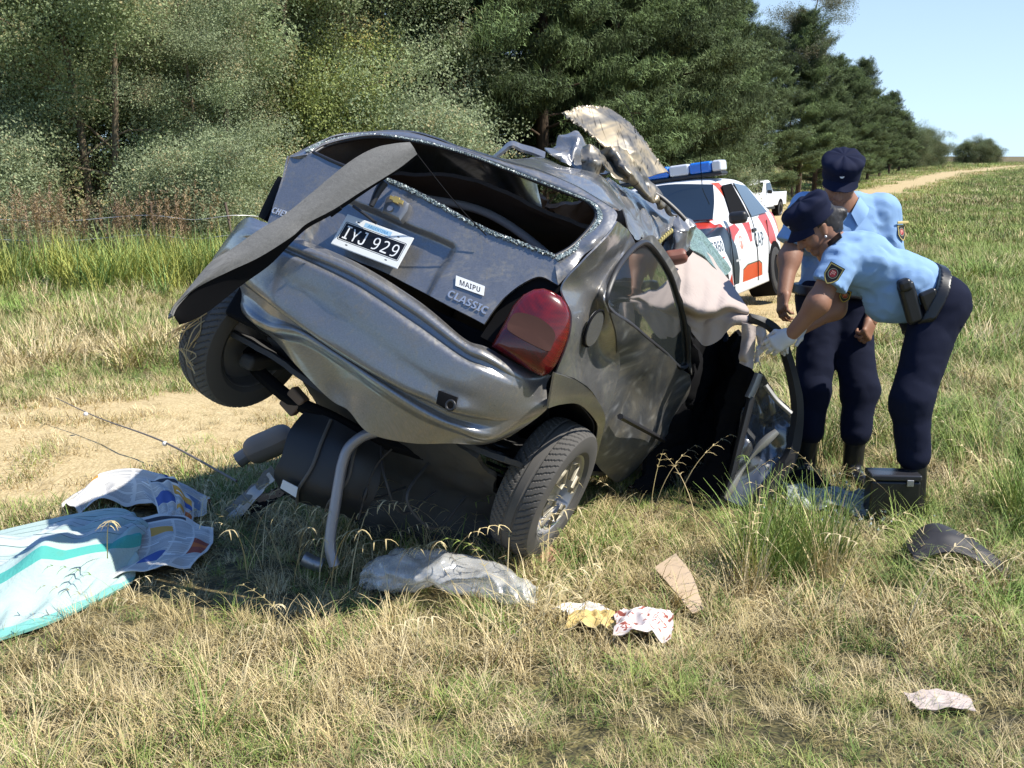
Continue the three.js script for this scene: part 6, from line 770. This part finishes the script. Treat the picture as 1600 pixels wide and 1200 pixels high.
{ // newspapers
  const news = (seed) => canvasTex(768, 1024, (g, w, h) => { const r = rng(seed); g.fillStyle = '#d9d6cf'; g.fillRect(0, 0, w, h); g.fillStyle = '#3b3d45'; g.fillRect(40, 40, w * 0.6, 50); for (let c = 0; c < 4; c++) for (let y = 120; y < h - 40; y += 11) if (r() > 0.12) { g.fillStyle = `rgba(70,70,78,${0.35 + 0.3 * r()})`; g.fillRect(30 + c * 182, y, 150 + 18 * r(), 5); } const cs = ['#4a62a0', '#c96a35', '#b98a3c', '#7f93b5', '#9a4a3a', '#d9a24a']; for (let i = 0; i < 6; i++) { g.fillStyle = cs[Math.floor(r() * cs.length)]; g.fillRect(30 + Math.floor(r() * 4) * 182, 120 + r() * 650, 160 + (r() > 0.6 ? 180 : 0), 70 + 110 * r()); g.fillStyle = '#ecebe6'; g.fillRect(60 + r() * 500, 160 + r() * 650, 120, 18); } });
  const paper = (pts, map, label) => tag(mesh('newspaper', sheet(pts, 0.0025, grid01), std([0.95, 0.95, 0.95], 0.85, { map }), scene), label, 'newspaper', 'newspaper sheets by the towel');
  paper(lay([[[-2.1, 4.8, 0.02], [-2.02, 5.08, 0.05], [-1.85, 5.1, 0.07], [-1.62, 5.0, 0.06], [-1.42, 4.9, 0.03]], [[-2.04, 4.74, 0.05], [-1.96, 4.94, 0.13], [-1.8, 4.97, 0.15], [-1.6, 4.86, 0.13], [-1.4, 4.8, 0.07]], [[-1.98, 4.68, 0.03], [-1.9, 4.8, 0.05], [-1.76, 4.82, 0.05], [-1.58, 4.72, 0.04], [-1.42, 4.7, 0.01]]], 50, 40, (p, u, v) => [p[0] + 0.03 * noise(u * 4, v * 3, 7), p[1] + 0.07 * (0.4 - Math.abs(noise(u * 4, v * 3, 2))), p[2]]), news(3), 'crumpled colour newspaper page propped up behind the towel');
  paper(lay([[[-1.7, 4.4, 0.1], [-1.5, 4.55, 0.1], [-1.3, 4.48, 0.06]], [[-1.6, 4.15, 0.06], [-1.42, 4.3, 0.07], [-1.27, 4.32, 0.05]], [[-1.62, 3.98, 0.03], [-1.45, 4.05, 0.06], [-1.3, 4.12, 0.03]]], 40, 40, (p, u, v) => [p[0], p[1] + 0.025 * noise(u * 4, v * 4, 12), p[2]]), news(9), 'flat newspaper page lying half under the towel edge');
  paper(lay([[[-1.66, 4.72, 0.2], [-1.56, 4.74, 0.2], [-1.44, 4.68, 0.12]], [[-1.58, 4.6, 0.12], [-1.5, 4.62, 0.13], [-1.42, 4.58, 0.06]], [[-1.54, 4.5, 0.06], [-1.48, 4.5, 0.08], [-1.42, 4.46, 0.03]]], 30, 30, (p, u, v) => [p[0], p[1] + 0.03 * noise(u * 5, v * 4, 22), p[2]]), news(14), 'small torn newspaper scrap between the towel and the propped page');
}
{ // clear plastic bag
  const n = 70, mm = 40, ring = [], cen = [[-0.57, 4.0, 0.05], [-0.46, 3.96, 0.09], [-0.3, 3.92, 0.1], [-0.12, 3.86, 0.1], [0.0, 3.78, 0.08], [0.09, 3.72, 0.06]], rad = [[0.13, 0.05], [0.13, 0.075], [0.12, 0.075], [0.11, 0.065], [0.1, 0.06], [0.07, 0.05]];
  const c = crLine(cen, n), rr = crLine(rad, n), pts = [];
  for (let i = 0; i < n; i++) { const row = []; for (let j = 0; j <= mm; j++) { const a = j / mm * 6.2832, w = 1.1 - 0.9 * Math.abs(noise(Math.cos(a) * 1.1 + i * 0.07, Math.sin(a) * 1.1, i * 0.07)) - 0.22 * Math.abs(noise(Math.cos(a) * 2.4 + i * 0.2, Math.sin(a) * 2.4, i * 0.16 + 4)) + 0.1 * Math.sin(a * 9 + i * 0.3) * noise(i * 0.2, a), x = c[i][0] + 0.04 * Math.cos(a) * rr[i][0] * 3, d = c[i][1] + Math.cos(a) * rr[i][0] * w, h = Math.max(0.01, c[i][2] + Math.sin(a) * rr[i][1] * w); row.push([x, h + groundY(x, -d), -d]); } pts.push(row); }
  tag(mesh('plastic_bag', sheet(pts, 0.0015), new THREE.MeshPhysicalMaterial({ color: new THREE.Color().setRGB(0.97, 0.97, 0.96), roughness: 0.2, transmission: 0.8, thickness: 0, side: THREE.DoubleSide, specularIntensity: 1 }), scene), 'crumpled clear plastic bag lying in the grass behind the rear wheel', 'plastic bag');
}
{ // small litter
  const paperM = std([0.75, 0.72, 0.66], 0.8), piece = (name, label, cat, rows, mat, th = 0.003, amp = 0.012, nu = 24) => tag(mesh(name, sheet(lay(rows, nu, nu, (p, u, v) => [p[0], p[1] + amp * (0.3 - Math.abs(noise(u * 3, v * 3, rows[0][0][0] * 9))), p[2]]), th, grid01), mat, scene), label, cat);
  piece('cardboard_piece', 'cream cardboard flap standing tilted in the grass', 'cardboard', [[[0.55, 3.95, 0.09], [0.64, 4.0, 0.13]], [[0.6, 3.8, 0.07], [0.68, 3.84, 0.1]], [[0.655, 3.66, 0.03], [0.695, 3.67, 0.04]]], std([0.6, 0.45, 0.3], 0.8), 0.004, 0);
  piece('paper_wrapper', 'crumpled white and yellow food wrapper in the grass', 'wrapper', [[[0.14, 3.62, 0.06], [0.25, 3.66, 0.07], [0.33, 3.66, 0.06]], [[0.2, 3.58, 0.06], [0.28, 3.58, 0.07], [0.36, 3.56, 0.08]], [[0.18, 3.48, 0.05], [0.28, 3.48, 0.07], [0.36, 3.46, 0.04]]], std([1, 1, 1], 0.75, { map: tex(64, 64, (u, v) => (v < 0.5 ? [0.82, 0.71, 0.45] : [0.9, 0.88, 0.84])) }), 0.003, 0.05);
  piece('crumpled_tissue', 'crumpled white paper with red print lying in the grass', 'paper', [[[0.34, 3.56, 0.06], [0.44, 3.56, 0.09], [0.55, 3.56, 0.07]], [[0.36, 3.48, 0.08], [0.45, 3.48, 0.1], [0.56, 3.5, 0.08]], [[0.34, 3.4, 0.05], [0.44, 3.39, 0.07], [0.54, 3.42, 0.03]]], std([1, 1, 1], 0.8, { map: tex(128, 128, (u, v) => { const k = per(u, v, 9, 3) + per(u, v, 22, 6) * 0.6; return k > 0.38 ? [0.58, 0.3, 0.25] : [0.88, 0.83, 0.8]; }) }), 0.003, 0.07, 36);
  piece('paper_scrap', 'pinkish paper scrap almost buried in the near grass', 'paper', [[[1.2, 3.05, 0.03], [1.3, 3.06, 0.04], [1.4, 3.04, 0.03]], [[1.22, 2.97, 0.02], [1.31, 2.98, 0.03], [1.39, 2.97, 0.02]]], std([0.5, 0.42, 0.38], 0.8), 0.003, 0.02);
  piece('plastic_shard', 'dark curved plastic shard arched over the grass', 'plastic shard', [[[1.64, 4.26, 0.06], [1.75, 4.28, 0.13], [1.88, 4.2, 0.1], [1.98, 4.12, 0.03]], [[1.6, 4.13, 0.08], [1.74, 4.14, 0.15], [1.87, 4.08, 0.11], [1.97, 4.03, 0.04]], [[1.6, 4.04, 0.05], [1.72, 4.04, 0.1], [1.84, 4.0, 0.08], [1.94, 3.96, 0.03]]], std([0.03, 0.028, 0.03], 0.6), 0.008, 0.012);
  const lx = 0.15, ld = 4.2; const lid = thing('can_lid', 'rusty round can lid lying beside the rear wheel', 'lid', [lx, groundY(lx, -ld) + 0.055, -ld]); lid.rotation.set(0.45, 0, -0.15); mesh('disc', tf(new THREE.CylinderGeometry(0.042, 0.042, 0.004, 32), [0, 0, 0]), std([0.4, 0.2, 0.12], 0.5), lid); mesh('rim', tf(new THREE.TorusGeometry(0.043, 0.005, 8, 36), [0, 0.002, 0], [Math.PI / 2, 0, 0]), std([0.3, 0.14, 0.09], 0.5), lid);
  // black case at the bending person's feet
  const kx = 1.73, kd = 4.72, kit = thing('equipment_case', 'flat topped black case standing in the grass by a boot', 'case', [kx, groundY(kx, -kd), -kd], -0.08); mesh('case_body', rbox(0.22, 0.2, 0.12, 0.012, [0, 0.11, 0]), leather, kit); mesh('lid', rbox(0.226, 0.028, 0.126, 0.008, [0, 0.226, 0]), std([0.03, 0.03, 0.035], 0.25), kit); mesh('latch', rbox(0.03, 0.03, 0.008, 0.003, [0.06, 0.205, 0.066]), steel, kit);
  // broken windscreen sheet and torn parts on the ground
  tag(mesh('broken_windscreen', sheet(lay([[[1.3, 5.0, 0.08], [1.5, 4.96, 0.09], [1.75, 4.86, 0.06]], [[1.3, 4.9, 0.07], [1.5, 4.85, 0.07], [1.72, 4.76, 0.05]], [[1.28, 4.82, 0.03], [1.48, 4.76, 0.04], [1.68, 4.68, 0.02]]], 40, 24, (p, u, v) => [p[0], p[1] + 0.04 * noise(u * 6, v * 3, 2), p[2]]), 0.006), std([0.34, 0.38, 0.35], 0.5, { flatShading: true, map: tex(256, 256, (u, v) => { const q = Math.abs(per(u, v, 90, 2)) < 0.08 ? 0.45 : 0.95; return [q, q, q]; }) }), scene), 'crazed greenish windscreen sheet lying in the grass', 'broken glass');
  { const r6 = rng(66), gl = []; for (let i = 0; i < 260; i++) { const x = 1.15 + 0.75 * r6(), d = 4.5 + 0.75 * r6(), s6 = 0.004 + 0.006 * r6(); gl.push(tf(new THREE.TetrahedronGeometry(s6), [x, groundY(x, -d) + 0.03 + 0.05 * r6(), -d], [r6() * 6, r6() * 6, r6() * 6])); } const c6 = mesh('glass_crumbs', gl, shards, scene); tag(c6, 'scattered crumbs of safety glass in the grass by the open door', 'glass crumbs', null, 'stuff'); }
  piece('rubber_flap', 'dark torn rubber flap lying beside the open door', 'rubber flap', [[[1.32, 5.2, 0.03], [1.45, 5.1, 0.12], [1.56, 4.98, 0.05]], [[1.28, 5.08, 0.03], [1.4, 4.98, 0.1], [1.5, 4.9, 0.03]]], dullBlack, 0.01, 0.03);
  // muffler and torn strips left of the wreck
  const W = (p) => V(...p).applyEuler(new THREE.Euler(-0.29989, -0.39256, -0.33129, 'YXZ')).add(V(-0.858, 0.6403, -3.7156)).toArray();
  const mf = WP.muffler[0].map(W), muf = thing('muffler', 'rust brown exhaust muffler lying behind the hanging fuel tank', 'muffler', mf[0]), rm = mf.map((p) => p.map((v, i) => v - mf[0][i]));
  mesh('casing', tube(rm.slice(1), (t) => 0.075 * Math.sqrt(clamp(1.02 - Math.pow(Math.abs(t * 2 - 1), 5), 0.1, 1)), 30, 16), std([0.25, 0.19, 0.145], 0.75), muf); mesh('pipe_stub', tube([rm[0], rm[1], rm[2]], 0.04, 10, 12), std([0.25, 0.21, 0.18], 0.7), muf);
  WP.scraps_left.forEach((l, i) => { const P = l.map(W); tag(mesh('torn_strip', sheet(crumple(samples([P, P.map((p) => [p[0] + 0.035, p[1] - 0.03, p[2] + 0.01])], 24, 6), 0.03, 9, i), 0.006), [greyTrim, dullBlack, steel, rust][i], scene), ['grey torn plastic strip jutting from under the wreck', 'black rubber strip tangled under the wreck', 'bare metal strip tangled under the wreck', 'rusty metal strip tangled under the wreck'][i], 'torn strip'); });
  const aer = thing('radio_aerial', 'thin broken radio aerial with a white bead slanting over the track edge', 'aerial', [-1.34, 0.1, -5.05]); mesh('rod', tube([[0, 0, 0], [-0.5, 0.06, -0.5], [-1.1, 0.05, -1.12], [-1.47, 0.09, -1.45]], (t) => 0.007 - 0.004 * t, 24, 6), std([0.2, 0.17, 0.15], 0.6), aer); for (const t of [0.34, 0.8]) mesh('bead', tf(new THREE.SphereGeometry(0.014, 10, 8), [-1.47 * t, 0.055, -1.45 * t]), std([0.7, 0.68, 0.65], 0.5), aer);
}
renderer.render(scene, camera);
